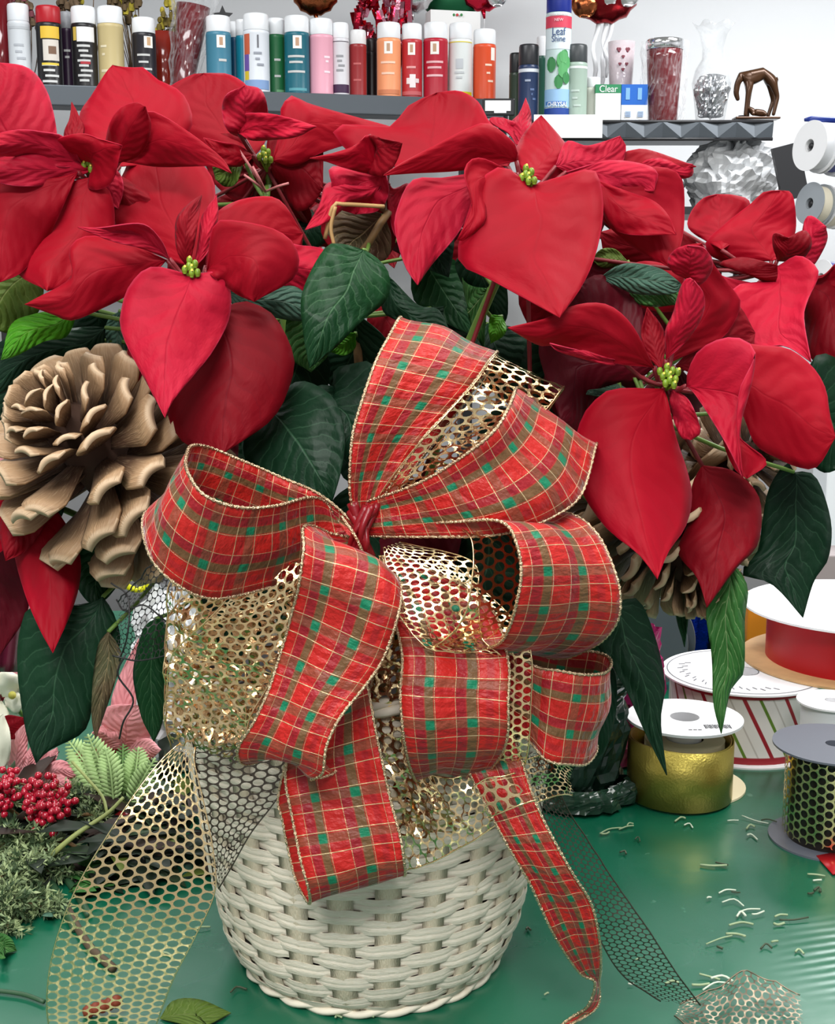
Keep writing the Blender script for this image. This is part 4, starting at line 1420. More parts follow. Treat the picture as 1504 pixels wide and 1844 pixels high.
can(501, 34, 34, (38, 112, 66), CAPW, 'green spray can between white aerosol and teal can', bars(.56, 1, .1, 24, off=12) + bars(.3, 1, .1, 24, off=12) + [(.02, .1, 0, 50, (120, 180, 130))], back=.08)
can(538, 46, 30, (20, 100, 116), CAPW, 'dark teal spray can with square emblem', sq() + bars(.58, 2, .09, 44, LG, off=0) + bars(.34, 1, .1, 46, LG) + [(.04, .1, -40, 46, (90, 160, 170))], back=.04)
can(581, 44, 35, (232, 166, 184), CAPW, 'pale pink spray can', bars(.60, 2, .07, 20, (250, 220, 228), off=34) + bars(.36, 1, .1, 20, (250, 220, 228), off=34), back=.04)
can(615, 32, 42, (216, 214, 218), CAPW, 'slim white can with dark purple base band', [(.0, .2, -70, 70, (64, 36, 70)), (.93, .97, -70, 70, (70, 60, 74))] + bars(.66, 4, .08, 28, (150, 150, 154)), back=.04)
can(646, 32, 55, (148, 32, 36), (226, 224, 224), 'short dark red spray can with whitish cap', bars(.6, 1, .1, 30, (190, 90, 90)) + bars(.3, 1, .1, 30, (190, 90, 90)), back=.05)
can(671, 22, 70, (30, 24, 26), (40, 30, 32), 'black slim can in the gap before the peach can', [], back=.10)
can(701, 44, 42, (246, 158, 110), CAPW, 'peach orange spray can', sq(off=-4) + bars(.56, 1, .1, 40, (252, 206, 180)) + bars(.38, 1, .1, 36, (252, 206, 180)) + [(.0, .13, -60, 60, (214, 130, 90))], back=.04)
can(742, 38, 44, (188, 46, 54), CAPW, 'red spray can with a white flower picture', sq(off=-4) + bars(.5, 1, .1, 30, (230, 160, 160)) + [(.24, .34, -30, 0, (240, 226, 226)), (.18, .4, -12, 20, (244, 232, 232)), (.26, .33, 16, 40, (236, 216, 216)), (.0, .12, -60, 60, (206, 100, 104))], back=.045)
can(784, 45, 42, (184, 30, 52), CAPW, 'crimson spray can with three light text bands', sq(off=-6) + bars(.58, 2, .09, 46, (236, 180, 184)) + bars(.36, 1, .1, 44, (240, 190, 194)), back=.04)
can(828, 43, 43, (228, 232, 230), CAPW, 'white spray can with bright yellow bottom band', [(.0, .13, -75, 75, (240, 226, 30)), (.94, .98, -75, 75, (226, 210, 60)), (.5, .66, -22, 14, (196, 200, 204))] + bars(.42, 2, .08, 28, (200, 204, 206)), back=.04)
can(871, 42, 54, (222, 78, 36), CAPW, 'orange red spray can at the right end of the row', [(.70, .95, 34, 60, (246, 236, 226))] + bars(.6, 3, .14, 22, (250, 214, 190), off=26), back=.04)

# vases at left
def glass(name, col, rough=.05, tr=1.0):
    return mat(name, col, rough, trans=tr, ior=1.45)
REDG = mat('red_lacquered_glass', srgb(104, 10, 20), .12, spec=.6, coat=.6)
CLR = glass('clear_glass', (.96, .97, .98), .03)
def clear_mat(name, a=.28, rough=.1, col=(.95, .96, .98)):
    m, nt, p = new_mat(name)
    g = G(nt)
    p.inputs['Base Color'].default_value = (*col, 1); p.inputs['Roughness'].default_value = rough
    p.inputs['Specular IOR Level'].default_value = 1.0
    tr = nt.nodes.new('ShaderNodeBsdfTransparent')
    lw = nt.nodes.new('ShaderNodeLayerWeight'); lw.inputs[0].default_value = .35
    n1 = g.noise(g.objc(), 70.0, 3)
    f = g.m('ADD', g.m('MULTIPLY', lw.outputs['Facing'], .4), g.m('ADD', a - .1, g.ss(n1, .5, .75, 0, .12)))
    ms = nt.nodes.new('ShaderNodeMixShader'); nt.links.new(f, ms.inputs[0])
    nt.links.new(tr.outputs[0], ms.inputs[1]); nt.links.new(p.outputs[0], ms.inputs[2])
    nt.links.new(ms.outputs[0], nt.nodes['Material Output'].inputs[0])
    g.bump(n1, p, .35, .004)
    return m
CELLO = clear_mat('clear_cellophane', .11)
def vase(name, p, prof, mt, label, cat='vase', tilt=(0, 0), rim=None, wob=None):
    t = thing(name, p, label, cat)
    M = Matrix.Translation(p) @ Matrix.Rotation(tilt[0], 4, 'Y') @ Matrix.Rotation(tilt[1], 4, 'X')
    bm = B(); lathe(bm, prof, M, 40, wob=wob); obj('body', bm, mt, t)
    return t, M
p = on_shelf(10, .09); k = px2m(p)
t, M = vase('red_vase', p, [(0, .003), (.028, 0), (.034, .05), (.040, .25), (.037, .25), (.031, .05), (.026, .006), (0, .006)], REDG, 'tall dark red vase cut by the left picture edge')
p = on_shelf(332, .10)
t, M = vase('red_vase', p, [(0, .003), (.026, 0), (.034, .10), (.046, .235), (.043, .235), (.031, .10), (.023, .006), (0, .006)], REDG, 'dark red tapered vase wrapped in clear film between the can groups', tilt=(.16, 0))
bm = B()
def crumple(bm, M, prof, n=26, amp=.01, sd=0, mi=0):
    rings = []
    n = max(n, 64)
    P_ = []
    for q0, q1 in zip(prof, prof[1:]):
        for f in range(5): P_.append((q0[0] + (q1[0] - q0[0]) * f / 5, q0[1] + (q1[1] - q0[1]) * f / 5))
    P_.append(prof[-1])
    for (r, z) in P_:
        row = []
        for i in range(n):
            a = 2 * PI * i / n
            q = Vector((math.cos(a) * 2.2 + sd, math.sin(a) * 2.2, z * 18))
            nn = noise.noise(q) + .6 * (1 - 2 * abs(noise.noise(q * 2.7))) + .3 * (1 - 2 * abs(noise.noise(q * 6)))
            rr = max(.001, r + amp * (nn - .3) * (1 if r > .006 else 0))
            zz = z + amp * .3 * nn * (1 if z > .004 else 0)
            row.append(bm.verts.new(M @ Vector((rr * math.cos(a), rr * math.sin(a), max(zz, 0)))))
        rings.append(row)
    for k in range(len(rings) - 1):
        for i in range(n):
            j = (i + 1) % n
            f = bm.faces.new((rings[k][i], rings[k][j], rings[k + 1][j], rings[k + 1][i])); f.material_index = mi
crumple(bm, M, [(.034, 0), (.038, .06), (.048, .15), (.054, .22), (.062, .28), (.085, .34)], 30, .012, 3)
obj('clear_wrap', bm, CELLO, t, False)
p = on_shelf(300, .16)
t, M = vase('red_vase', p, [(0, .003), (.03, 0), (.036, .08), (.042, .17), (.038, .17), (.03, .08), (0, .006)], mat('rust_red_glass', srgb(140, 40, 28), .15, coat=.5), 'rust red vase partly hidden behind the black square-emblem can')
# dried stems rising at the top left
DRY = mat('dried_brown', srgb(104, 84, 62), .8, var=.3, bscale=90)
YEL = mat('dried_yellow', srgb(176, 160, 50), .8, var=.3)
def bouquet(px, ytop, n, label, mats, spread=.05, back=.2, sd=1):
    random.seed(sd)
    p = on_shelf(px, back)
    t = thing('dried_bouquet', p, label, 'dried flowers', 'dried bouquets behind the spray cans')
    bm = B(); b2 = B()
    H = ztop(p, ytop) - p.z
    for i in range(n):
        a = random.uniform(0, 2 * PI); r = random.uniform(0, spread)
        q = p + Vector((r * math.cos(a), r * math.sin(a) * .6, H * random.uniform(.6, 1)))
        tube(bm, [p + Vector((0, 0, .002)), (p + q) / 2 + Vector((r * .2, 0, 0)), q], .0015, 4, smoothn=5)
        for _ in range(6):
            ball(b2, q + Vector((random.uniform(-.014, .014), random.uniform(-.014, .014), random.uniform(-.03, .012))), random.uniform(.005, .011), 6, 4, random.choice((0, 0, 1)), (1, 1, 1.4))
    obj('stems', bm, DRY, t); o = obj('dried_heads', b2, mats, t); o['kind'] = 'stuff'
bouquet(60, -20, 8, 'dried brownish bouquet behind the silver white and red capped cans', [DRY, cm((120, 60, 70), .8)], sd=3)
bouquet(150, -40, 12, 'dried brown bouquet behind the white capped black can', [DRY, YEL], .07, sd=4)
bouquet(245, -30, 16, 'olive and yellow dried bouquet behind the tan and black cans', [cm((96, 78, 50), .8), YEL], .08, sd=5)
bouquet(305, -10, 9, 'yellow dried bouquet beside the clear wrapped red vase', [YEL, cm((120, 104, 44), .8)], .045, sd=6)
p = on_shelf(414, .18); t = thing('black_star', p, 'small black glitter star pick behind the blue teal can', 'decoration')
bm = B(); c = p + Vector((-.01, 0, ztop(p, 30) - p.z)); vs = []
for s_ in (-1, 1):
    vs.append([bm.verts.new(c + Vector(((.030 if i % 2 == 0 else .014) * math.cos(PI / 2 + i * PI / 5), s_ * .002, (.030 if i % 2 == 0 else .014) * math.sin(PI / 2 + i * PI / 5)))) for i in range(10)])
bm.faces.new(vs[0]); bm.faces.new(vs[1][::-1])
for i in range(10): bm.faces.new((vs[0][i], vs[1][i], vs[1][(i + 1) % 10], vs[0][(i + 1) % 10]))
obj('star', bm, BLKP, t, False)
bm = B(); tube(bm, [p, c], .0015, 5); obj('stick', bm, DRY, t)

# behind the row: crinkled foil tuft, balloons, card box
def foil_mat(name, col, rough=.18):
    return mat(name, col, rough, 1.0, bump=1.0, bscale=40)
RFOIL = foil_mat('red_foil', srgb(206, 40, 66)); PFOIL = foil_mat('pink_silver_foil', srgb(226, 150, 170)); SFOIL = foil_mat('silver_foil', (.8, .8, .82)); GFOIL = mat('dark_green_foil', srgb(16, 84, 50), .3, .6)
OFOIL = foil_mat('bronze_foil', srgb(150, 84, 50))
random.seed(12)
p = on_shelf(693, .2); k = px2m(p)
t = thing('foil_tuft', p, 'shredded red and pink shiny foil tuft standing behind the dark red can', 'foil decoration')
for mt_, nm in ((RFOIL, 'red_shreds'), (PFOIL, 'pink_shreds')):
    bm = B()
    for i in range(70):
        c = p + Vector((random.uniform(-.085, .085), random.uniform(-.03, .05), random.uniform(.10, .30)))
        tx, tz = random.uniform(-.014, .014), random.uniform(.015, .035)
        wv = Vector((random.uniform(.004, .008), random.uniform(-.006, .006), 0))
        pts = [c, c + Vector((tx, -.008, tz)), c + Vector((tx * 1.6, random.uniform(-.01, .01), tz * 1.9))]
        rows_ = [[bm.verts.new(q + wv * s_) for s_ in (-1, 1)] for q in pts]
        for a in range(2): bm.faces.new((rows_[a][0], rows_[a][1], rows_[a + 1][1], rows_[a + 1][0]))
    o = obj(nm, bm, mt_, t, False); o['kind'] = 'stuff'; solid(o, .0004)
bm = B(); tube(bm, [p, p + Vector((0, 0, .16))], .012, 8); obj('holder', bm, BLKP, t)
def balloon(px, py, rpx, mt_, label, back=.22, sc=(1, .45, 1), strings=(), patches=(), Yd=None):
    q = on_shelf(px, back); k = px2m(q); c = Vector((q.x, q.y, ztop(q, py)))
    r = rpx * k
    t = thing('foil_balloon', c, label, 'balloon')
    bm = B(); n = 28
    def wob(rr, z, a): return rr * (1 + .03 * math.cos(14 * a)), z
    Mx = Matrix.Translation(c) @ Matrix.Rotation(PI / 2, 4, 'X') @ Matrix.Diagonal((1, 1, sc[1], 1))
    lathe(bm, [(r * math.sin(PI * j / 12) * (1 if j not in (0, 12) else 0), -r * math.cos(PI * j / 12)) for j in range(13)], Mx, n, wob=wob)
    obj('envelope', bm, mt_, t)
    for (dx, dz, rr, m2) in patches:
        bm = B(); ball(bm, c + Vector((dx * r, -r * .30, dz * r)), rr * r, 14, 8, 0, (1, .35, 1)); obj('printed_patch', bm, m2, t)
    bm = B(); tube(bm, [c + Vector((0, 0, -r * .95)), c + Vector((.004, 0, -r * 1.25))], .006, 6, rf=lambda s_: 1.3 - .8 * s_); obj('neck', bm, mt_, t)
    for (qx, qy) in strings:
        e = on_shelf(qx, back); e.z = ztop(e, qy)
        bm = B(); tube(bm, [c + Vector((0, 0, -r)), (c + e) / 2 + Vector((.01, 0, 0)), e], .0016, 5, smoothn=8); obj('string', bm, cm((230, 230, 232), .4), t)
    return t
balloon(572, -16, 42, OFOIL, 'bronze orange foil balloon bottom showing above the pink can', strings=[(580, 170)])
balloon(666, -40, 44, RFOIL, 'red foil balloon above the foil tuft', strings=[(690, 120)])
balloon(742, -22, 44, SFOIL, 'silver grey foil balloon between the red ones', strings=[(735, 120)])
balloon(812, -6, 50, GFOIL, 'dark green foil balloon behind the white card box', sc=(1, .4, 1), strings=[(770, 150)], back=.26)
balloon(868, -30, 48, RFOIL, 'red foil balloon with pale patch at the right end of the grey shelf', strings=[(860, 120)], patches=[(.5, -.5, .4, SFOIL)])
p = on_shelf(815, .16); k = px2m(p)
t = thing('card_box', p, 'white card box with small holly print behind the crimson can', 'box')
bm = B(); H = ztop(p, 19) - p.z; box(bm, p + Vector((0, .03, H / 2)), (92 * k, .06, H), RZ); obj('carton', bm, WHT, t, False)
bm = B()
for dx, cc in ((-.02, 0), (-.008, 1), (.002, 0), (.012, 1), (.024, 0)):
    ball(bm, p + Vector((dx, -.001, H - .012)), .004, 8, 5, cc, (1, .3, 1))
obj('holly_print', bm, [cm((40, 130, 60)), cm((200, 40, 40))], t)
# price tag at the right end of the shelf
p = onz(898, 196, SZ - .02) + Vector((0, -.02, 0)); k = px2m(p)
p = at(898, 193, 3.62); k = px2m(p)
t = thing('shelf_tag', p, 'black framed white price tag at the right end of the grey shelf', 'price tag')
bm = B(); box(bm, p, (58 * k, .008, 30 * k)); bevel(obj('frame', bm, BLKP, t, False), .003)
bm = B(); box(bm, p + Vector((-.002, -.005, .003)), (46 * k, .003, 18 * k)); obj('card', bm, WHT, t, False)
bm = B(); box(bm, p + Vector((.004, -.007, -.012)), (22 * k, .002, 5 * k)); obj('clip', bm, TINM, t, False)

# things on the lower board of the left shelf, glimpsed between bracts
def carton(px0, px1, y0, Y, zb, body, label, cat='box', name='gift_box', stripe=None):
    a, b = at(px0, y0, Y), at(px1, y0, Y)
    c = Vector(((a.x + b.x) / 2, Y, zb))
    t = thing(name, c, label, cat)
    H = max(.02, a.z - zb)
    bm = B(); box(bm, c + Vector((0, .04, H / 2)), (b.x - a.x, .08, H)); bevel(obj('carton', bm, cm(body, .6), t, False), .002)
    if stripe:
        bm = B(); box(bm, c + Vector(((b.x - a.x) * .12, -.001, H / 2)), ((b.x - a.x) * .22, .002, H * .98)); obj('stripe', bm, cm(stripe, .5), t, False)
    return t
carton(410, 470, 335, 3.62, lowz, (230, 220, 170), 'pale yellow packet on the lower shelf seen under the back left flower', stripe=(220, 180, 40))
carton(470, 540, 345, 3.66, lowz, (206, 210, 216), 'light grey packet on the lower shelf right of the yellow one')
carton(215, 265, 265, 3.60, lowz, (216, 214, 210), 'white packet on the lower shelf behind the left flowers')
carton(140, 190, 240, 3.62, lowz, (120, 122, 126), 'grey packet on the lower shelf at left')

# ================================================================== RIGHT WIRE RACK
RK0 = at(928, 232, 3.62); RK1 = at(1392, 228, 3.62)
RZZ = at(1240, 220, 3.62).z            # deck height
rack = thing('wire_rack', Vector(((RK0.x + RK1.x) / 2, 3.62, 0)), 'black wire rack shelf with zigzag front truss at upper right', 'shelf')
bm = B()
xa, xb = RK0.x, RK1.x
# moulded front edge with a raised zigzag
N_ = 7
zt_, zb_ = RZZ - .001, RZZ - .040
top_ = []; bot_ = []
for i in range(N_ * 2 + 1):
    x_ = xa + (xb - xa) * i / (N_ * 2)
    up = i % 2
    top_.append(bm.verts.new((x_, 3.62 + (.004 if up else -.006), zt_)))
    bot_.append(bm.verts.new((x_, 3.62 + (-.006 if up else .004), zb_)))
for i in range(N_ * 2):
    if i % 2 == 0:
        bm.faces.new((top_[i], bot_[i], bot_[i + 1])); bm.faces.new((top_[i], bot_[i + 1], top_[i + 1]))
    else:
        bm.faces.new((top_[i], bot_[i], top_[i + 1])); bm.faces.new((top_[i + 1], bot_[i], bot_[i + 1]))
solid(obj('front_edge', bm, SHG, rack, False), .004)
for zz in (zt_ + .002, zb_ - .003):
    bm = B(); tube(bm, [(xa, 3.618, zz), (xb, 3.618, zz)], .0045, 8); obj('edge_rail', bm, BLK, rack)
bm = B()
for i in range(40):
    x0 = xa + (xb - xa) * (i + .5) / 40
    tube(bm, [(x0, 3.62, RZZ - .003), (x0, 4.0, RZZ - .003)], .0018, 5)
obj('deck_wires', bm, BLK, rack)
bm = B(); box(bm, ((xa + xb) / 2, 3.81, RZZ - .022), (xb - xa, .37, .004)); obj('liner_board', bm, SHG, rack, False)
for (x_, y_) in ((xb + .012, 3.62), (xb + .012, 4.0), (xa - .01, 4.0), (xa - .01, 3.62)):
    if y_ < 3.7 and x_ < 1: continue
    bm = B(); tube(bm, [(x_, y_, .02), (x_, y_, RZZ + .045)], .0125, 12); lathe(bm, [(0, 0), (.016, 0), (.016, .03), (0, .03)], Matrix.Translation((x_, y_, RZZ + .03)), 12); obj('post', bm, BLK, rack)
bm = B(); z2 = at(1300, 372, 3.62).z; box(bm, ((xa + xb) / 2, 3.81, z2 - .01), (xb - xa, .38, .02)); obj('lower_deck', bm, BLK, rack, False)
bm = B(); box(bm, (xb + .045, 3.60, at(1425, 310, 3.6).z), (.07, .02, .14), Matrix.Rotation(-.25, 3, 'Y')); obj('side_bracket', bm, BLK, rack, False)
RZT = RZZ + .001
def on_rack(px, Y=3.70): 
    p = at(px, 300, Y); p.z = RZT; return p
# white shelf sign
a, b = at(962, 206, 3.60), at(1085, 248, 3.60)
t = thing('shelf_sign', Vector(((a.x + b.x) / 2, 3.6, b.z)), 'blank white paper sign hung on the rack front', 'sign')
bm = B(); box(bm, ((a.x + b.x) / 2, 3.605, (a.z + b.z) / 2), (b.x - a.x, .003, a.z - b.z)); obj('paper', bm, WHT, t, False)
# cans on the rack
grp = 'cans on the wire rack'
can(950, 38, 81, (34, 52, 88), (40, 40, 44), 'navy blue spray can with black cap on the wire rack', [(.86, .99, -75, 75, (212, 216, 222))] + bars(.7, 1, .1, 20, (150, 160, 180)) + bars(.55, 3, .08, 16, (90, 110, 150), off=25), pos=on_rack(950, 3.68), group=grp, capfrac=.25)
can(928, 26, 96, (44, 60, 44), (30, 32, 34), 'dark olive can behind the navy can', [], pos=on_rack(928, 3.80), group=grp, capfrac=.25)
can(974, 22, 66, (24, 76, 60), (226, 226, 228), 'dark green can peeping between navy and tall leaf cans', [], pos=on_rack(974, 3.84), group=grp)
t = can(1002, 47, -34, (196, 216, 214), (20, 40, 130), 'tall leaf shine aerosol with blue cap and green leaf picture', [(.85, .99, -80, 80, (206, 60, 84)), (.66, .84, -70, 70, (214, 226, 230)), (.14, .30, -80, 80, (150, 190, 226)), (.0, .13, -80, 80, (34, 70, 150)), (.16, .19, -60, 40, (70, 120, 190))], pos=on_rack(1002, 3.66), group=grp, capfrac=.22, name='aerosol_can')
p = on_rack(1002, 3.66); k = px2m(p); r_ = 47 * .5 * k * .975 + .0020
fz = math.atan2(-p.y, -p.x)
def ltr(s, py, size, col, sx=1.0, a0=0, b=0):
    text_mesh('lettering', s, cm(col, .5), t, (p.x, p.y, ztop(p, py)), size, r_, a0, bold=b, face=fz, sx=sx)
ltr('Leaf', 61, .028, (60, 84, 130), .8); ltr('Shine', 74, .022, (60, 84, 130), .8)
ltr('CHRYSAL', 191, .017, (226, 232, 240), .8, b=.0004); ltr('SAFE & GENTLE', 30, .008, (240, 214, 220)); ltr('NEW', 40, .010, (240, 214, 220))
bm = B(); random.seed(3)
for i in range(11):
    py = random.uniform(102, 160); a_ = math.radians(random.uniform(-32, 42))
    zc_ = ztop(p, py); sz = random.uniform(.008, .014)
    vs = []
    for j in range(10):
        an = 2 * PI * j / 10
        uu = a_ + sz * math.cos(an) / r_; 
        vs.append(bm.verts.new((p.x + (r_ + .0002 * i) * math.cos(fz + uu), p.y + (r_ + .0002 * i) * math.sin(fz + uu), zc_ + 1.5 * sz * math.sin(an))))
    f = bm.faces.new(vs); f.material_index = i % 2
obj('leaf_picture', bm, [cm((52, 128, 70), .5), cm((84, 160, 96), .5)], t, False)
can(1035, 40, 81, (160, 180, 166), (62, 66, 68), 'pale grey green can with dark grey cap on the wire rack', [(.88, .99, -75, 75, (222, 228, 226)), (.0, .3, -75, -40, (190, 206, 196))] + bars(.5, 3, .12, 26, (186, 202, 192)), pos=on_rack(1035, 3.66), group=grp, capfrac=.22)
can(1064, 30, 140, (236, 236, 226), CAPW, 'small white bottle beside the green topped box', [], pos=on_rack(1064, 3.70), group=grp, name='small_bottle', cat='bottle')
# boxes
def boxy(px0, px1, ytop, Y, body, top, label, txt=None, tcol=(255, 255, 255)):
    a, b = at(px0, ytop, Y), at(px1, ytop, Y)
    c = Vector(((a.x + b.x) / 2, Y, RZT)); H = a.z - RZT; w_ = b.x - a.x
    t = thing('small_box', c, label, 'box', 'small boxes on the wire rack')
    bm = B(); box(bm, c + Vector((0, .03, H / 2)), (w_, .06, H)); bevel(obj('carton', bm, cm(body, .5), t, False), .001)
    bm = B(); box(bm, c + Vector((0, .03, H * (1 - top[1] / 2))), (w_ * 1.006, .0605, H * top[1] + .0004)); obj('printed_band', bm, cm(top[0], .5), t, False)
    if txt: text_mesh('lettering', txt[0], cm(tcol, .5), t, (c.x, Y - .0006, RZT + H * txt[1]), txt[2] * w_, sx=.9)
    return t, c, w_, H
boxy(1073, 1119, 152, 3.66, (232, 234, 230), ((40, 130, 84), .22), 'green topped white box on the wire rack', ('Clear', .88, .36))
t, c, w_, H = boxy(1120, 1167, 152, 3.66, (226, 232, 240), ((20, 96, 186), .52), 'blue and white box beside the green topped one')
bm = B()
for dx in (-.26, .2):
    box(bm, c + Vector((dx * w_, -.0008, H * .76)), (w_ * .16, .001, H * .3))
obj('pale_print', bm, cm((120, 170, 220), .5), t, False)
bm = B()
for dx in (-.24, .24):
    ball(bm, c + Vector((dx * w_, 0, H * .24)), w_ * .2, 16, 8, 0, (1, .05, 1.1))
    for j in range(4): box(bm, c + Vector((dx * w_, -.0024, H * (.18 + .04 * j))), (w_ * .22, .001, .002), mi=1)
obj('round_print', bm, [WHT, cm((150, 176, 210), .5)], t, False)
# heart glass
p = on_rack(1114, 3.78); k = px2m(p)
PGL = clear_mat('pinkish_glass', .5, .06, (.85, .72, .76))
H = ztop(p, 76) - RZT
t, M = vase('patterned_tumbler', p, [(0, .002), (.026, 0), (.030, H * .4), (.037, H), (.035, H), (.028, H * .4), (.024, .005), (0, .005)], PGL, 'pinkish glass tumbler with small dark hearts behind the boxes', 'tumbler')
bm = B()
for i, (dx, py) in enumerate(((-.35, 92), (.35, 92), (0, 105), (-.25, 118), (.3, 118), (0, 128))):
    z_ = ztop(p, py); rr = .0335
    a_ = -PI / 2 + dx
    q = Vector((p.x + rr * math.cos(a_), p.y + rr * math.sin(a_) - .003, z_))
    sz = .0045 if i < 2 else .003
    ball(bm, q + Vector((-sz * .6, 0, 0)), sz, 8, 5, 0, (1, .3, 1)); ball(bm, q + Vector((sz * .6, 0, 0)), sz, 8, 5, 0, (1, .3, 1)); ball(bm, q + Vector((0, 0, -sz * .9)), sz * .9, 4, 4, 0, (1, .3, 1.2))
obj('heart_print', bm, cm((120, 50, 64), .5), t)
# red tumbler
p = on_rack(1191, 3.69); k = px2m(p); r_ = 33 * k; H = ztop(p, 72) - RZT
t, M = vase('travel_tumbler', p, [(0, .002), (r_ * .72, 0), (r_ * .78, .01), (r_ * .96, H * .78), (r_ * .97, H * .9), (0, H * .9)], REDG, 'dark red travel tumbler with chrome lid on the wire rack', 'tumbler')
bm = B(); lathe(bm, [(r_ * .98, H * .88), (r_ * 1.03, H * .89), (r_ * 1.03, H * .985), (r_ * .98, H), (r_ * .85, H), (r_ * .8, H * .96), (0, H * .96)], M, 32); obj('lid', bm, mat('chrome', (.85, .85, .86), .12, 1.0), t)
bm = B(); crumple(bm, M, [(r_ * .95, 0), (r_ * 1.15, .05), (r_ * 1.1, H * .6), (r_ * 1.25, H * .97)], 24, .01, 8); obj('clear_wrap', bm, CELLO, t, False)
# glass vase with ruffled rim and crumpled film inside
p = on_rack(1276, 3.70); k = px2m(p); H = ztop(p, 44) - RZT
def vw(r, z, a):
    f = max(0, (z - H * .80) / (H * .2))
    return r * (1 + .10 * f * math.cos(6 * a)), z + .006 * f * math.cos(6 * a + .6)
VGL = clear_mat('vase_glass', .14, .03, (.75, .78, .80))
prof = [(0, .004), (.034, 0), (.038, .01), (.046, H * .28), (.052, H * .42), (.044, H * .55), (.028, H * .66), (.027, H * .76), (.036, H * .90), (.052, H)]
t, M = vase('glass_vase', p, prof + [(.050, H), (.034, H * .90), (.025, H * .76), (.026, H * .66), (.042, H * .55), (.049, H * .42), (0, .01)], VGL, 'clear glass vase with ruffled rim and round belly on the wire rack', wob=vw)
bm = B(); crumple(bm, M, [(.004, .02), (.03, .02), (.034, H * .2), (.040, H * .35), (.030, H * .47), (.004, H * .5)], 26, .012, 5); obj('crumpled_film', bm, foil_mat('crumpled_grey_film', (.6, .61, .63), .2), t, False)
# bronze figurine of a grazing animal with young
BRZ = mat('bronze_figure', srgb(70, 44, 24), .25, .3, bump=.2)
def skin_obj(name, verts, edges, rad, mt_, parent, sub=2):
    me = bpy.data.meshes.new(name); me.from_pydata([tuple(v) for v in verts], edges, []); me.update()
    o = link(name, me, mt_, parent)
    s_ = o.modifiers.new('skin', 'SKIN')
    sv = me.skin_vertices
    if not sv:
        bm = bmesh.new(); bm.from_mesh(me); bm.verts.layers.skin.verify(); bm.to_mesh(me); bm.free()
    for i, r in enumerate(rad):
        rr = r if isinstance(r, tuple) else (r, r)
        me.skin_vertices[0].data[i].radius = rr
    me.skin_vertices[0].data[0].use_root = True
    m2 = o.modifiers.new('sub', 'SUBSURF'); m2.levels = m2.render_levels = sub
    s_.use_smooth_shade = True
    return o
p = on_rack(1358, 3.66); k = px2m(p)
fp = lambda px, py, dy=0: Vector((p.x + (px - 1358) * k, 3.66 + dy, ztop(p, py)))
t = thing('animal_figurine', p, 'glossy brown figurine of a long legged grazing animal beside the glass vase', 'figurine')
V = [fp(1356, 134), fp(1378, 131), fp(1342, 138), fp(1328, 137), fp(1322, 150), fp(1320, 168), fp(1325, 182),
     fp(1384, 150, -.01), fp(1393, 176, -.012), fp(1386, 210, -.014), fp(1384, 150, .012), fp(1390, 180, .014), fp(1381, 211, .014),
     fp(1342, 160, -.012), fp(1338, 185, -.014), fp(1336, 211, -.014), fp(1345, 160, .012), fp(1345, 185, .014), fp(1345, 211, .014), fp(1388, 138), fp(1394, 160)]
Ed = [(0, 1), (0, 2), (2, 3), (3, 4), (4, 5), (5, 6), (1, 7), (7, 8), (8, 9), (1, 10), (10, 11), (11, 12), (2, 13), (13, 14), (14, 15), (2, 16), (16, 17), (17, 18), (1, 19), (19, 20)]
R_ = [.017, .019, .017, .012, .009, .008, .005, .012, .006, .005, .012, .006, .005, .010, .0055, .005, .010, .0055, .005, .005, .003]
skin_obj('body', V, Ed, R_, BRZ, t)
bm = B(); box(bm, fp(1358, 213) + Vector((0, 0, -.001)), (80 * k, .05, .006)); bevel(obj('base', bm, BRZ, t, False), .002)
V = [fp(1360, 203), fp(1350, 201), fp(1372, 204), fp(1343, 194), fp(1338, 196), fp(1376, 208, -.01), fp(1352, 208, -.012)]
o = skin_obj('lying_young', V, [(0, 1), (0, 2), (1, 3), (3, 4), (2, 5), (1, 6)], [.010, .009, .009, .006, .004, .004, .004], BRZ, t)
# balloon on the right with its ribbons
q = at(1090, -18, 3.85)
t = thing('foil_balloon', q, 'round red and white foil balloon with hanging ribbons above the boxes', 'balloon'); k = px2m(q); r = 62 * k
bm = B(); Mx = Matrix.Translation(q) @ Matrix.Rotation(PI / 2, 4, 'X') @ Matrix.Diagonal((1, .95, .5, 1))
lathe(bm, [(r * math.sin(PI * j / 12), -r * math.cos(PI * j / 12)) for j in range(13)], Mx, 28, wob=lambda rr, z, a: (rr * (1 + .03 * math.cos(14 * a)), z)); obj('envelope', bm, foil_mat('dark_red_foil', srgb(150, 34, 40), .25), t)
for (dx, dz, rr, m2) in ((.05, -.15, .42, foil_mat('white_print', (.8, .79, .78), .3)), (-.62, -.45, .4, OFOIL), (.62, -.2, .34, foil_mat('white_print', (.8, .79, .78), .3))):
    bm = B(); ball(bm, q + Vector((dx * r, -r * .33, dz * r)), rr * r, 14, 8, 0, (1, .4, 1)); obj('printed_patch', bm, m2, t)
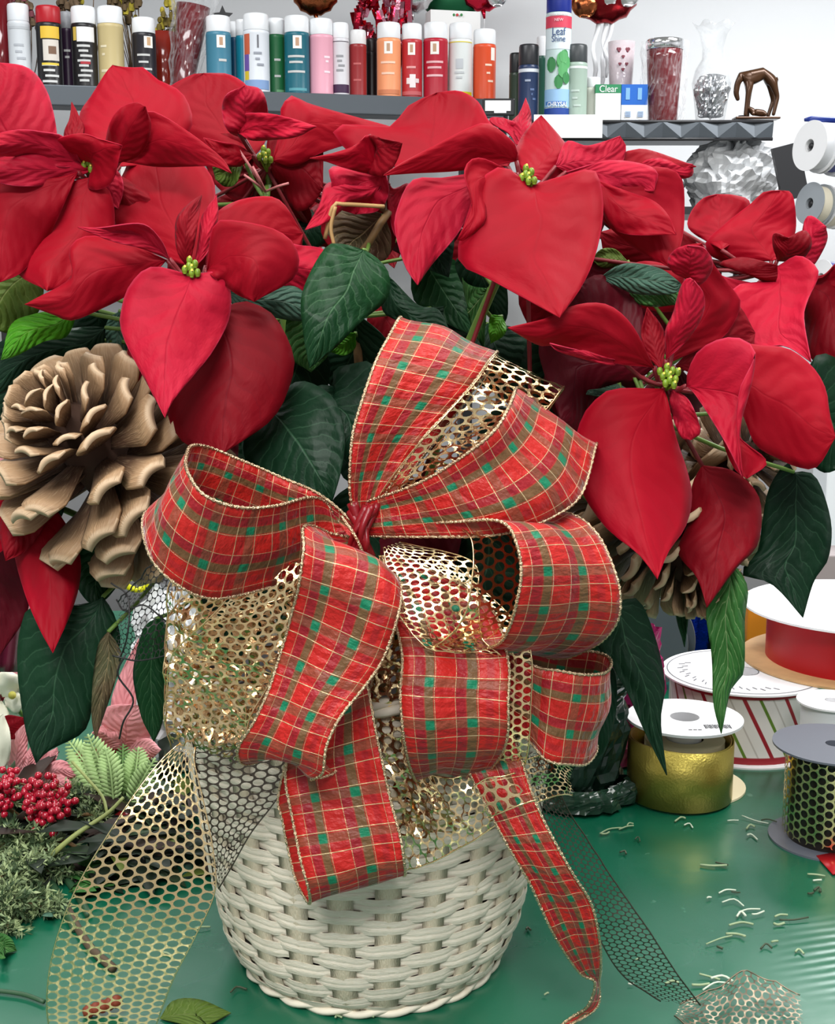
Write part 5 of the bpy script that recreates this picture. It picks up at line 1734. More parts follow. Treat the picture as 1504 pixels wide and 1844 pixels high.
for (ax, ay, bx, by) in ((1075, 30, 1068, 150), (1088, 30, 1092, 140), (1100, 34, 1078, 170)):
    bm = B(); a_ = at(ax, ay, 3.85); b_ = at(bx, by, 3.85); N2 = 10
    rows_ = []
    for i in range(N2 + 1):
        c_ = a_.lerp(b_, i / N2) + Vector((.006 * math.sin(i * .9 + ax), 0, 0))
        rows_.append([bm.verts.new(c_ + Vector((-.006, .003 * math.sin(i), 0))), bm.verts.new(c_ + Vector((.006, -.003 * math.sin(i), 0)))])
    for i in range(N2): bm.faces.new((rows_[i][0], rows_[i][1], rows_[i + 1][1], rows_[i + 1][0]))
    solid(obj('hanging_ribbon', bm, mat('white_satin', (.82, .83, .85), .4), t), .0004)
# plastic bag on lower deck
q = at(1320, 372, 3.75); q.z = z2
t = thing('plastic_bag', q, 'big crumpled clear plastic bag under the wire rack', 'plastic bag')
bm = B(); crumple(bm, Matrix.Translation(q), [(.005, .001), (.09, .003), (.115, .06), (.11, .12), (.07, .16), (.02, .19)], 40, .035, 2)
obj('film', bm, mat('bag_film', (.62, .63, .64), .28, bump=.6, bscale=35, spec=.8), t, False)
q = at(1150, 372, 3.8); q.z = z2
t = thing('plastic_bag', q, 'smaller greyish plastic bag left of the big one under the rack', 'plastic bag')
bm = B(); crumple(bm, Matrix.Translation(q), [(.005, .001), (.09, .003), (.12, .06), (.1, .11), (.06, .13), (.02, .135)], 40, .03, 7)
obj('film', bm, mat('bag_film_grey', (.45, .46, .48), .2, bump=1.0, bscale=35, spec=.8), t, False)

# ================================================================== RIBBON RACK AT THE RIGHT EDGE
def spool(name, p, R, rr, H, fl, rb, label, cat='ribbon spool', axis=None, top=None, bot=None, hole=.25, group=None, th=.0016, off=(0, 0), rbz=None, rbmats=None):
    """flanged ribbon spool; p = centre of its bottom; axis = direction"""
    ax = Vector(axis or (0, 0, 1)).normalized()
    M = Matrix.Translation(p) @ ax.to_track_quat('Z', 'Y').to_matrix().to_4x4()
    t = thing(name, p, label, cat, group)
    h = R * hole
    bm = B(); lathe(bm, [(h, 0), (R, 0), (R, th), (h, th), (h, 0)], M, 56); sharp(obj('flange', bm, bot or fl, t))
    bm = B(); lathe(bm, [(h, H - th), (R, H - th), (R, H), (h, H), (h, H - th)], M, 56); sharp(obj('flange', bm, top or fl, t))
    bm = B(); lathe(bm, [(h, .0), (h * 1.06, .0), (h * 1.06, H), (h, H), (h, 0)], M, 30); sharp(obj('hub', bm, fl, t))
    z0, z1 = rbz or (th, H - th)
    bm = B(); uv = uvl(bm)
    Mo = M @ Matrix.Translation((off[0], off[1], 0))
    n = 64; R1, R2 = h * 1.15, rr
    rings = [[bm.verts.new(Mo @ Vector((r_ * math.cos(2 * PI * i / n), r_ * math.sin(2 * PI * i / n), z_))) for i in range(n)] for r_, z_ in ((R1, z0), (R2, z0), (R2, z1), (R1, z1))]
    for k_ in range(3):
        for i in range(n):
            f = bm.faces.new((rings[k_][i], rings[k_][(i + 1) % n], rings[k_ + 1][(i + 1) % n], rings[k_ + 1][i]))
            for lp, q in zip(f.loops, ((i, 0), (i + 1, 0), (i + 1, 1), (i, 1))): lp[uv].uv = (q[0] / n, q[1])
    sharp(obj('wound_ribbon', bm, rb, t))
    return t, M
FLW = mat('spool_flange_white', srgb(238, 238, 240), .4)
FLG = mat('spool_flange_grey', srgb(150, 156, 162), .35)
CRM = mat('cream_ribbon', srgb(226, 218, 196), .6)
WRB = mat('white_ribbon', srgb(226, 228, 232), .6)
BRB = mat('dark_blue_ribbon', srgb(60, 70, 140), .5)
rr_ = thing('ribbon_rod_rack', at(1500, 420, 2.8), 'dark rod rack holding ribbon spools at the right edge', 'rack')
axd = Vector((.90, .42, -.12)).normalized()
s0 = at(1458, 262, 2.6); s1 = at(1458, 366, 2.62); s2 = at(1478, 500, 2.7)
for s_ in (s0, s1, s2):
    bm = B(); tube(bm, [s_ + axd * .003, s_ + axd * .5], .006, 8); obj('rod', bm, BLK, rr_)
e_ = s0 + axd * .5
bm = B(); box(bm, (e_.x, e_.y, .85), (.04, .04, 1.3)); obj('post', bm, BLK, rr_, False)
bm = B(); tube(bm, [e_, Vector((e_.x, e_.y, s2.z))], .01, 8); obj('riser', bm, BLK, rr_)
grp = 'spools on the right rod rack'
lbl = ['white ribbon spool, nearest of the top rod', 'white ribbon spool with blue rim, second on the top rod', 'white ribbon spool, third on the top rod', 'cream white spool, last on the top rod']
for i in range(4):
    spool('ribbon_spool', s0 + axd * (.036 * i), .047, .04, .030, FLW, [WRB, BRB, WRB, CRM][i], lbl[i], axis=axd, group=grp)
lbl = ['grey flanged spool with blue hub hole, front of the second rod', 'cream ribbon spool behind the grey flanged one', 'tan and cream spool, third on the second rod', 'white flanged spool, last on the second rod']
for i in range(4):
    spool('ribbon_spool', s1 + axd * (.034 * i), .040, .035, .028, [FLG, FLW, FLW, FLW][i], [CRM, CRM, mat('tan_ribbon', srgb(190, 170, 130), .6), WRB][i], lbl[i], axis=axd, group=grp)
lbl = ['blue ribbon spool on the lowest rod', 'white spool on the lowest rod']
for i in range(2):
    spool('ribbon_spool', s2 + axd * (.034 * i), .036, .032, .028, FLW, [BRB, WRB][i], lbl[i], axis=axd, group=grp)
q = at(1478, 216, 2.6)
t = thing('blue_rod', q, 'thin dark blue rod at the right edge above the white spools', 'rod')
bm = B(); tube(bm, [at(1449, 216, 2.62), at(1462, 214, 2.62), at(1560, 219, 2.62)], .0055, 10, rf=lambda s_: .55 if s_ < .1 else 1); obj('tube', bm, cm((28, 50, 130), .3), t)

# ================================================================== SPOOLS ON THE TABLE
GOLDR = mat('gold_satin_ribbon', srgb(176, 160, 76), .32, .75, bump=.25, bscale=500)
CARD = mat('cardboard_tan', srgb(200, 160, 112), .7, var=.08)
CARDL = mat('cardboard_light', srgb(226, 214, 180), .7)
DGREY = mat('flange_dark_grey', srgb(98, 102, 112), .3)
REDR = mat('red_satin_ribbon', srgb(176, 12, 24), .4, .1)
# gold roll
c = T(1225, 1425); c = Vector((at(1225, 1400, 1.088).x, 1.088, TABLE))
t = thing('gold_ribbon_spool', c, 'metallic gold ribbon roll with white top disc on the green table', 'ribbon spool')
c2 = Vector((at(1238, 1400, 1.118).x, 1.112, TABLE + .0002))
bm = B(); lathe(bm, [(.0, 0), (.049, 0), (.049, .0018), (0, .0018)], Matrix.Translation(c2), 56); sharp(obj('flange', bm, CARDL, t))['label'] = 'cream cardboard bottom disc'
c3 = Vector((at(1233, 1298, 1.095).x, 1.095, TABLE + .0665))
bm = B(); lathe(bm, [(.0125, 0), (.0495, 0), (.0495, .0022), (.0125, .0022), (.0125, 0)], Matrix.Translation(c3), 56); sharp(obj('flange', bm, FLW, t))['label'] = 'white top disc'
bm = B(); lathe(bm, [(.0125, .001), (.0125, -.066), (.015, -.066), (.015, .0008)], Matrix.Translation(c3), 30); obj('hub', bm, FLW, t)
bm = B()
n, R_ = 90, .0455
prev = None
for i in range(n * 2 + 1):
    a = 1.5 + 2 * PI * i / n; r_ = R_ - .0022 * i / n
    zt = .0535 + .001 * math.sin(a * 2)
    cur = [bm.verts.new(c + Vector((r_ * math.cos(a) + .0, r_ * math.sin(a), .0022))), bm.verts.new(c + Vector((r_ * math.cos(a), r_ * math.sin(a), zt)))]
    if prev: bm.faces.new((prev[0], cur[0], cur[1], prev[1]))
    prev = cur
solid(obj('wound_ribbon', bm, GOLDR, t), .0006)
bm = B(); lathe(bm, [(.016, .003), (.034, .003), (.034, .05), (.016, .05)], Matrix.Translation(c + Vector((.004, .006, 0))), 40); sharp(obj('inner_roll', bm, CARDL, t))
bm = B()
random.seed(2)
for i in range(16):
    box(bm, c3 + Vector((.012 + i * .0014, -.026 + (i % 3) * .0004, .0024)), (.0007 if i % 3 else .0011, .009, .0002))
for i in range(3): box(bm, c3 + Vector((-.002 + .004 * i, -.034, .0024)), (.003, .0012, .0002))
obj('barcode', bm, cm((60, 60, 64), .5), t, False)
# black spool with gold mesh ribbon
c = Vector((at(1500, 1400, 1.0).x, 1.0, TABLE))
t, M = spool('black_ribbon_spool', c, .0475, .033, .079, DGREY, cm((30, 26, 22), .3), 'dark grey flanged spool wound with gold mesh ribbon at right', hole=.14)
def cyl_mesh(name, c, R, z0, z1, nh, mt_, par, hole=.41):
    bm = B(); pit = (z1 - z0) / nh; n = int(2 * PI * R / (pit * .866)); n -= n % 2
    du = 2 * PI / n
    for i in range(n):
        for j in range(nh):
            zc_ = z0 + (j + .5) * pit + (pit * .25 if i % 2 else -pit * .25); ac = i * du
            o_, i_ = [], []
            for k in range(12):
                ro = pit / math.sqrt(3) if k % 2 == 0 else pit / 2
                an = k * PI / 6
                f = lambda r_: bm.verts.new((c.x + R * math.cos(ac + r_ * math.cos(an) / R), c.y + R * math.sin(ac + r_ * math.cos(an) / R), min(max(zc_ + r_ * math.sin(an), z0), z1)))
                o_.append(f(ro)); i_.append(f(hole * pit))
            for k in range(12):
                k2 = (k + 1) % 12
                bm.faces.new((o_[k], o_[k2], i_[k2], i_[k]))
    bmesh.ops.remove_doubles(bm, verts=bm.verts, dist=1e-5)
    return obj(name, bm, mt_, par)
cyl_mesh('mesh_ribbon', Vector((c.x, c.y, TABLE)), .037, .0 + TABLE + .006, TABLE + .073, 9, GOLDF, t)
# red glitter scrap under it
q = T(1492, 1560)
t2 = thing('red_scrap', q, 'scrap of red ribbon under the dark grey spool', 'ribbon scrap')
bm = B(); vs_ = [bm.verts.new(T(*z_) + Vector((0, 0, .0015))) for z_ in ((1470, 1545), (1520, 1535), (1530, 1572), (1500, 1578))]; bm.faces.new(vs_); solid(obj('scrap', bm, REDR, t2), .001)
# striped ribbon spool
def stripe_mat():
    m, nt, p = new_mat('striped_white_ribbon')
    g = G(nt); uvv, u, v = g.uv()
    ph = g.m('FRACT', g.m('ADD', g.m('MULTIPLY', u, 11.0), g.m('MULTIPLY', v, .85)))
    c_ = g.mix(g.soft(ph, .10, .20, .01), srgb(222, 218, 214), srgb(150, 20, 36))
    c_ = g.mix(g.soft(ph, .48, .56, .01), c_, srgb(90, 124, 30))
    c_ = g.mix(g.soft(ph, .80, .84, .01), c_, srgb(190, 184, 178))
    c_ = g.mix(g.m('ADD', g.soft(v, .0, .10, .01), g.soft(v, .92, 1.1, .01)), c_, srgb(150, 20, 36))
    nt.links.new(c_, p.inputs['Base Color']); p.inputs['Roughness'].default_value = .5
    return m
c = Vector((at(1333, 1345, 1.225).x, 1.225, TABLE))
t, M = spool('striped_ribbon_spool', c, .077, .069, .070, FLW, stripe_mat(), 'wide spool of white ribbon with red and green diagonal stripes', hole=.18)
bm = B()
lathe(bm, [(.071, .0702), (.0716, .0706), (.0722, .0702)], Matrix.Translation(c), 56)
for i in range(22):
    a = math.radians(150 + i * 6.5)
    rr = .055 + .004 * (i % 2)
    box(bm, c + Vector((rr * math.cos(a), rr * math.sin(a), .0703)), (.006, .0011, .0004), Matrix.Rotation(a + .5, 3, 'Z'))
obj('printed_marks', bm, cm((120, 122, 128), .5), t, False)
# red ribbon spool on top of it
c = Vector((at(1545, 1180, 1.262).x, 1.262, TABLE + .0705))
spool('red_ribbon_spool', c, .112, .088, .055, FLW, REDR, 'large spool of red ribbon with white top disc stacked at right', bot=CARD, hole=.1, th=.002)
# small white spool behind the dark grey one
c = Vector((at(1502, 1276, 1.095).x, 1.10, TABLE))
spool('white_ribbon_spool', c, .030, .026, .082, FLW, WRB, 'small white spool standing behind the dark grey flanged spool', hole=.2)
# upright grey disc spool and blue foil roll
c = Vector((at(1158, 1130, 1.40).x, 1.40, TABLE + .052))
spool('ribbon_spool', c, .052, .04, .022, mat('flange_slate', srgb(84, 92, 98), .35), cm((50, 56, 60), .4), 'slate grey spool standing on its edge behind the dark leaf', axis=(.55, .83, 0), hole=.16)
c = Vector((at(1246, 1100, 1.50).x, 1.50, TABLE))
BLUF = foil_mat('blue_foil', srgb(16, 50, 170), .15)
t, M = spool('blue_ribbon_spool', c, .036, .0345, .088, cm((20, 40, 120), .3), BLUF, 'metallic blue ribbon roll behind the hanging leaves', hole=.2, group=None)
c = Vector((at(1262, 1100, 1.60).x + .0, 1.62, TABLE))
t = thing('clear_jar', c, 'clear plastic jar behind the blue ribbon roll', 'jar'); bm = B(); lathe(bm, [(0, 0), (.035, 0), (.036, .10), (.03, .125), (0, .126)], Matrix.Translation(c), 28); obj('body', bm, mat('milky_plastic', (.7, .72, .76), .2), t)
def tbox(px0, px1, yt, yb, label, col, Y=None, name='carton_box', cat='box', d=.06):
    a = T((px0 + px1) / 2, yb) if Y is None else at((px0 + px1) / 2, yb, Y); Y = a.y
    x0, x1 = at(px0, yb, Y).x, at(px1, yb, Y).x
    z1 = at(px0, yt, Y).z
    c = Vector(((x0 + x1) / 2, Y, TABLE)); t = thing(name, c, label, cat)
    H = z1 - TABLE
    bm = B(); box(bm, c + Vector((0, d / 2, H / 2)), (x1 - x0, d, H)); bevel(obj('carton', bm, cm(col, .6), t, False), .002)
    return t, c, H
tbox(1346, 1396, 1085, 1140, 'orange carton corner behind the red ribbon spool', (214, 130, 20), Y=1.44)
tbox(1482, 1560, 845, 1000, 'white carton at the right edge behind the dark leaf', (222, 226, 230), Y=1.62)
tbox(1466, 1540, 1000, 1040, 'low grey carton at the right edge in front of the white carton', (150, 140, 140), Y=1.52)
tbox(-40, 16, 786, 900, 'pink carton at the left edge behind the pine cone', (206, 130, 140), Y=1.40)
tbox(14, 22, 788, 900, 'thin orange carton beside the pink one at left', (236, 130, 50), Y=1.42, d=.03)
tbox(-60, 20, 690, 760, 'pale carton at the left edge above the pink one', (200, 204, 206), Y=1.62)
# dark green foil wrapped pot and magenta wrap behind the bow
c = T(1036, 1446)
t = thing('foil_wrapped_pot', c, 'dark green foil wrapped pot behind the right bow loops', 'flower pot')
bm = B(); crumple(bm, Matrix.Translation(c + Vector((0, .02, 0))), [(.004, .001), (.030, .002), (.036, .02), (.042, .06), (.040, .09), (.046, .105)], 34, .010, 4); obj('foil', bm, mat('green_black_film', srgb(26, 46, 36), .15, bump=.6, bscale=60), t, False)
bm = B(); crumple(bm, Matrix.Translation(c + Vector((.004, .012, 0))), [(.034, .001), (.044, .003), (.042, .012), (.034, .018)], 30, .010, 14); obj('foil_skirt', bm, mat('green_black_skirt', srgb(34, 60, 46), .15, bump=.6, bscale=60), t, False)
c = T(1122, 1380)
t = thing('magenta_wrap', c, 'magenta cellophane wrapped pot behind the right bow loops', 'flower pot')
bm = B(); crumple(bm, Matrix.Translation(c + Vector((0, .03, 0))), [(.004, .001), (.036, .002), (.04, .03), (.034, .08), (.03, .12)], 30, .010, 6); obj('wrap', bm, mat('magenta_film', srgb(150, 36, 92), .25, bump=.6, bscale=60), t, False)

# ================================================================== LEFT PILE
CED = [mat('juniper_green', srgb(120, 138, 98), .6, var=.25, bscale=120), mat('juniper_dark', srgb(58, 78, 48), .6, var=.25, bscale=120), mat('juniper_pale', srgb(150, 166, 118), .6)]
def needle(bm, p, d, L, w, mi):
    s = d.cross(Vector((random.uniform(-1, 1), random.uniform(-1, 1), random.uniform(-1, 1))))
    if s.length < 1e-6: return
    s = s.normalized() * w; u = d.cross(s).normalized() * w * .6
    a = [bm.verts.new(p), bm.verts.new(p + d * L * .5 + s), bm.verts.new(p + d * L * .5 - s), bm.verts.new(p + d * L), bm.verts.new(p + d * L * .5 + u)]
    for q in ((0, 1, 4), (0, 4, 2), (1, 3, 4), (4, 3, 2), (0, 2, 1), (1, 2, 3)):
        f = bm.faces.new([a[i] for i in q]); f.material_index = mi
def juniper(name, b0, tip, spread, n, label, seed, zmin=TABLE + .002, mats=(0, 1, 2)):
    random.seed(seed)
    t = thing(name, b0, label, 'greenery', 'juniper and cedar sprigs in the left pile')
    d = tip - b0; L0 = d.length; d.normalize()
    bm = B(); tube(bm, [b0, (b0 + tip) / 2 + Vector((0, 0, .008)), tip], .0016, 6, smoothn=8); obj('twig', bm, STEMB, t)
    bm = B(); nb = B()
    for i in range(n):
        s = random.uniform(.03, 1)
        p = b0.lerp(tip, s) + Vector((0, 0, .006 * 4 * s * (1 - s)))
        dr = (d * .7 + Vector((random.gauss(0, 1), random.gauss(0, 1), random.gauss(0, .8))) * .9).normalized()
        bl = spread * random.uniform(.4, 1) * (1.1 - .6 * s)
        q = p
        m_ = int(bl / .0022)
        mi = random.choice(mats)
        for j in range(m_):
            q = q + (dr + Vector((random.gauss(0, .3), random.gauss(0, .3), random.gauss(0, .3)))).normalized() * .0022
            if q.z < zmin: q.z = zmin + random.uniform(0, .003)
            for _ in range(2):
                nd = (dr * .8 + Vector((random.gauss(0, 1), random.gauss(0, 1), random.gauss(0, 1))) * .7).normalized()
                if q.z + nd.z * .005 < TABLE + .0008: nd.z = abs(nd.z)
                needle(nb, q, nd, random.uniform(.0045, .008), .0010, mi)
    o = obj('needles', nb, CED, t, False); o['kind'] = 'stuff'
    bm.free()
def J(px0, py0, Y0, px1, py1, Y1, spread, n, label, seed):
    a, b = at(px0, py0, Y0), at(px1, py1, Y1)
    a.z = max(a.z, TABLE + .004); b.z = max(b.z, TABLE + .004)
    juniper('juniper_sprig', a, b, spread, n, label, seed)
J(-40, 1500, 1.00, 60, 1440, 1.02, .035, 90, 'juniper sprig under the larger red berry cluster', 1)
J(-30, 1560, .96, 90, 1530, .95, .035, 110, 'juniper sprig below the berries at the left edge', 2)
J(-40, 1640, .90, 110, 1570, .92, .034, 120, 'greyish juniper sprig in the middle of the left pile', 3)
J(-40, 1700, .86, 100, 1650, .87, .032, 120, 'juniper sprig at the lower left of the pile', 4)
J(-30, 1610, .88, 20, 1730, .84, .030, 90, 'lowest juniper sprig at the left edge', 5)
J(110, 1450, 1.02, 230, 1440, 1.02, .026, 60, 'feathery sprig right of the red berries', 6)
J(110, 1500, 1.00, 190, 1470, .99, .02, 40, 'short sprig tip under the pale fern', 7)
J(60, 1520, .97, 170, 1545, .95, .016, 24, 'thin sprig tip crossing the green twig', 8)
# dark under-foliage
random.seed(77)
t = thing('greenery_bundle', T(60, 1560), 'dark tangled leaves and stems at the bottom of the left pile', 'greenery')
bm = B()
for i in range(230):
    p = T(random.uniform(-60, 350), random.uniform(1420, 1600)) if i < 110 else T(random.uniform(190, 372), random.uniform(1400, 1590)); p.z += random.uniform(.002, .03)
    d = Vector((random.gauss(0, 1), random.gauss(0, 1), random.gauss(0, .15))).normalized()
    q = p + d * random.uniform(.03, .06); q.z = max(q.z, TABLE + .002)
    s = d.cross(Vector((0, 0, 1))).normalized() * random.uniform(.006, .012)
    v = [bm.verts.new(p), bm.verts.new(p.lerp(q, .5) + s + Vector((0, 0, .003))), bm.verts.new(q), bm.verts.new(p.lerp(q, .5) - s + Vector((0, 0, .002)))]
    f = bm.faces.new(v); f.material_index = random.choice((0, 0, 1, 2, 0, 3)) if i > 110 else random.choice((0, 0, 1, 2))
o = obj('under_leaves', bm, [cm((22, 36, 22), .6), cm((40, 62, 34), .6), cm((48, 34, 26), .7), cm((96, 112, 44), .6)], t); o['kind'] = 'stuff'; solid(o, .0005)
# pale fern fronds
FERN = mat('fern_pale', srgb(168, 198, 132), .6, var=.1); FERN2 = mat('fern_green', srgb(104, 142, 78), .6, var=.15)
def frond(bx, by, tx, ty, Y0, Y1, n, wl, label, mt_):
    a, b = at(bx, by, Y0), at(tx, ty, Y1)
    t = thing('fern_frond', a, label, 'greenery', 'pale fern fronds in the left pile')
    pts = resample([a, (a + b) / 2 + Vector((.002, -.004, .004)), b], n)
    bm = B(); tube(bm, pts, .0009, 5); obj('rachis', bm, mt_, t)
    bm = B()
    for i in range(1, n):
        s = i / n; d = (pts[i + 1] - pts[i - 1]).normalized()
        L = wl * math.sin(PI * min(1, .15 + s * .83)) ** .8
        side0 = d.cross(Vector((0, -1, .3))).normalized()
        for sg in (-1, 1):
            dr = (side0 * sg + d * .75).normalized(); e = pts[i] + dr * L
            nrm = dr.cross(d).normalized()
            wv = dr.cross(nrm).normalized() * L * .15
            v = [bm.verts.new(pts[i]), bm.verts.new(pts[i] + dr * L * .35 + wv + nrm * .0012), bm.verts.new(pts[i] + dr * L * .75 + wv * .8), bm.verts.new(e), bm.verts.new(pts[i] + dr * L * .75 - wv * .8), bm.verts.new(pts[i] + dr * L * .35 - wv + nrm * .0012)]
            bm.faces.new(v)
    o = obj('leaflets', bm, mt_, t); solid(o, .0005)
for e in ((190, 1440, 122, 1332, 1.02, 1.04, 16, .016, 'pale fern frond, leftmost of the bunch beneath the large dark leaf', FERN),
          (200, 1445, 158, 1322, 1.015, 1.02, 17, .016, 'upright pale fern frond, second from left in the bunch', FERN),
          (205, 1445, 190, 1345, 1.00, 1.01, 14, .013, 'short bright fern frond in the middle of the bunch', FERN),
          (215, 1440, 222, 1340, 1.02, 1.04, 14, .012, 'darker fern frond in the middle of the bunch', FERN2),
          (235, 1440, 250, 1345, 1.01, 1.02, 15, .014, 'pale fern frond close to the mesh tail', FERN),
          (232, 1450, 280, 1365, 1.00, 1.00, 13, .012, 'fern frond leaning right against the mesh tail', FERN),
          (175, 1470, 110, 1400, 1.03, 1.06, 14, .012, 'dull green fern frond lying left of the bunch', FERN2)):
    frond(*e)
# twigs
t = thing('green_twig', at(70, 1570, .93), 'pale green forked twig lying across the left pile', 'twig')
bm = B(); tube(bm, [at(62, 1590, .92), at(72, 1562, .925), at(130, 1508, .93), at(193, 1465, .94), at(222, 1436, .95)], .0022, 7, smoothn=20, rf=lambda s: 1.2 - .6 * s)
tube(bm, [at(193, 1465, .94), at(185, 1435, .95), at(160, 1405, .96), at(130, 1372, .98)], .0012, 6, smoothn=12)
obj('stem', bm, mat('twig_pale', srgb(146, 156, 92), .5), t)
for e, lab in ((((85, 1580), (110, 1630), (135, 1680)), 'thick dark green stem, left of the two cut stems'), (((105, 1570), (135, 1610), (160, 1655)), 'thick dark green stem, right of the two cut stems'), (((120, 1640), (160, 1710), (205, 1752)), 'brown stem under the mesh tail'), (((-20, 1790), (40, 1798), (80, 1812)), 'thin green stem at the lower left table edge')):
    t = thing('cut_stem', T(*e[0]), lab, 'stem', 'cut stems at left')
    bm = B(); tube(bm, [T(*q) + Vector((0, 0, .003)) for q in e], .0028 if 'thin' not in lab else .0014, 8, smoothn=10); obj('stem', bm, [mat('stem_dark', srgb(46, 78, 52), .5), mat('stem_dull_brown', srgb(84, 70, 52), .7)][1 if 'brown' in lab else 0], t)
# berries
BER = mat('berry_red', srgb(158, 10, 38), .22, coat=.5, spec=.6)
def berries(px, py, Y, n, sx, sz, label, seed, br=.0030):
    random.seed(seed)
    c = at(px, py, Y); k = px2m(c)
    t = thing('berry_cluster', c, label, 'berries', 'red berry clusters')
    bm = B()
    tube(bm, [c, c + Vector((.01, .02, -.02)), Vector((c.x + .015, c.y + .04, TABLE + .01))], .0016, 6, smoothn=6)
    me = None
    done = []
    tries = 0
    while len(done) < n and tries < 4000:
        tries += 1
        p = Vector((random.gauss(0, .42) * sx * k, random.uniform(-.010, .014), random.gauss(0, .42) * sz * k))
        if any((p - q).length < br * 1.45 for q in done): continue
        done.append(p)
    for p in done:
        tube(bm, [c + Vector((0, .008, 0)), c + p + Vector((0, .002, 0))], .0005, 4)
        if me is None:
            b2 = B(); ball(b2, Vector((0, 0, 0)), br, 14, 10); ball(b2, Vector((0, -br * .96, 0)), br * .16, 6, 4, 1)
            me = bpy.data.meshes.new('berry'); b2.to_mesh(me); b2.free()
            for f in me.polygons: f.use_smooth = True
            me.materials.append(BER); me.materials.append(BLKP)
        o = bpy.data.objects.new('berry', me); C.objects.link(o); o.parent = t
        o.location = p; o.rotation_euler = (random.uniform(-1, 1), 0, random.uniform(-1.4, 1.4))
    obj('stalks', bm, STEMB, t)
berries(72, 1428, .985, 52, 42, 28, 'larger red berry cluster at left, upper lobe', 5)
berries(86, 1462, .965, 52, 36, 30, 'red berry cluster lobe hanging just below the upper one', 6)
berries(8, 1410, .99, 26, 22, 20, 'red berry cluster cut by the left edge', 7)
berries(4, 1448, .98, 20, 16, 18, 'lowest red berry cluster at the left edge', 8)
# coral pink poinsettia and white flower behind the pile
def bloom(px, py, Y, label, cat, plist, k):
    c = at(px, py, Y)
    t = thing('cloth_poinsettia' if k == 'c' else 'white_flower', c, label, cat)
    for e in plist:
        petal(t, 'petal', lite(e[0]), e[1], e[2], e[3], e[4], e[5], cup=.006, ctr=c, N=14, M=8)
    bm = B(); tube(bm, [c + Vector((0, .004, 0)), c + Vector((.01, .03, -.03)), Vector((c.x + .02, c.y + .06, TABLE + .004))], .002, 6, smoothn=6); obj('stem', bm, STEMG, t)
    return t, c
bloom(70, 1400, 1.07, 'coral pink cloth poinsettia behind the red berries', 'flower', [
 ('c', (1.07, 1.06, 1.06), '30,1405', '14,1380 18,1340 34,1312', '46,1304', '50,1340 42,1385'),
 ('c', (1.06, 1.05, 1.05), '48,1400', '38,1375 48,1355', '57,1342', '64,1360 62,1388'),
 ('c', (1.07, 1.06, 1.06), '70,1395', '66,1375 80,1358', '103,1346', '104,1360 92,1380'),
 ('c', (1.06, 1.05, 1.05), '75,1400', '85,1380 110,1368', '140,1386', '134,1400 105,1404'),
 ('c', (1.06, 1.05, 1.04), '60,1412', '75,1395 105,1392', '135,1412', '110,1425 80,1424'),
 ('d', (1.07, 1.07, 1.07), '40,1395', '55,1385 90,1400', '110,1430', '70,1430 45,1415'),
], 'c')
bloom(225, 1350, 1.06, 'coral pink cloth poinsettia between the hanging leaves', 'flower', [
 ('c', (1.06, 1.07, 1.08), '228,1340', '200,1280 214,1220', '250,1150', '246,1220 244,1290'),
 ('c', (1.06, 1.05, 1.05), '225,1345', '184,1310 186,1278 215,1268', '250,1270', '268,1300 266,1345'),
 ('c', (1.06, 1.05, 1.04), '225,1350', '186,1345 180,1330', '165,1320', '190,1305 222,1325'),
 ('c', (1.06, 1.05, 1.04), '228,1352', '240,1335 270,1330', '290,1350', '270,1368 240,1365'),
 ('d', (1.07, 1.07, 1.06), '215,1350', '160,1345 140,1355', '128,1372', '170,1385 205,1370'),
], 'c')
t, c = bloom(0, 1250, 1.12, 'white flower with yellow eye at the left edge', 'flower', [
 ('w', (1.12, 1.11, 1.11), '5,1255', '-10,1225 8,1208', '36,1216', '40,1235 26,1252'),
 ('w', (1.12, 1.11, 1.10), '8,1258', '20,1245 36,1250', '40,1272', '30,1286 12,1276'),
 ('w', (1.12, 1.11, 1.10), '2,1262', '12,1275 16,1290', '0,1300', '-16,1290 -12,1270'),
 ('w', (1.12, 1.11, 1.11), '-2,1255', '-20,1240 -30,1220', '-20,1205', '-6,1215 4,1240'),
], 'w')
bm = B(); ball(bm, at(22, 1252, 1.105), .0035, 10, 8); obj('eye', bm, mat('flower_eye', srgb(200, 196, 90), .6), t)
t, c = bloom(-10, 1340, 1.05, 'pale grey white flower below the white one at the left edge', 'flower', [
 ('w', (1.05, 1.04, 1.04), '-10,1400', '-20,1350 -10,1300', '6,1285', '18,1320 16,1370'),
 ('d', (1.06, 1.06, 1.06), '0,1330', '0,1300 14,1288', '44,1292', '46,1312 30,1330'),
], 'w')
# maroon cloth behind flower H
t = thing('maroon_drape', at(0, 1100, 1.02), 'dark maroon satin drape hanging at the left edge behind the low poinsettia', 'fabric')
bm = B(); N_ = 16; g_ = []
for i in range(N_ + 1):
    row = []
    for j in range(N_ + 1):
        px = -60 + 118 * j / N_ - 26 * (i / N_); py = 900 + 310 * i / N_
        row.append(bm.verts.new(at(px, py, 1.02 + .012 * math.sin(j * 1.1 + i * .15))))
    g_.append(row)
for i in range(N_):
    for j in range(N_): bm.faces.new((g_[i][j], g_[i][j + 1], g_[i + 1][j + 1], g_[i + 1][j]))
solid(obj('cloth', bm, mat('maroon_satin', srgb(90, 26, 46), .35), t), .001)
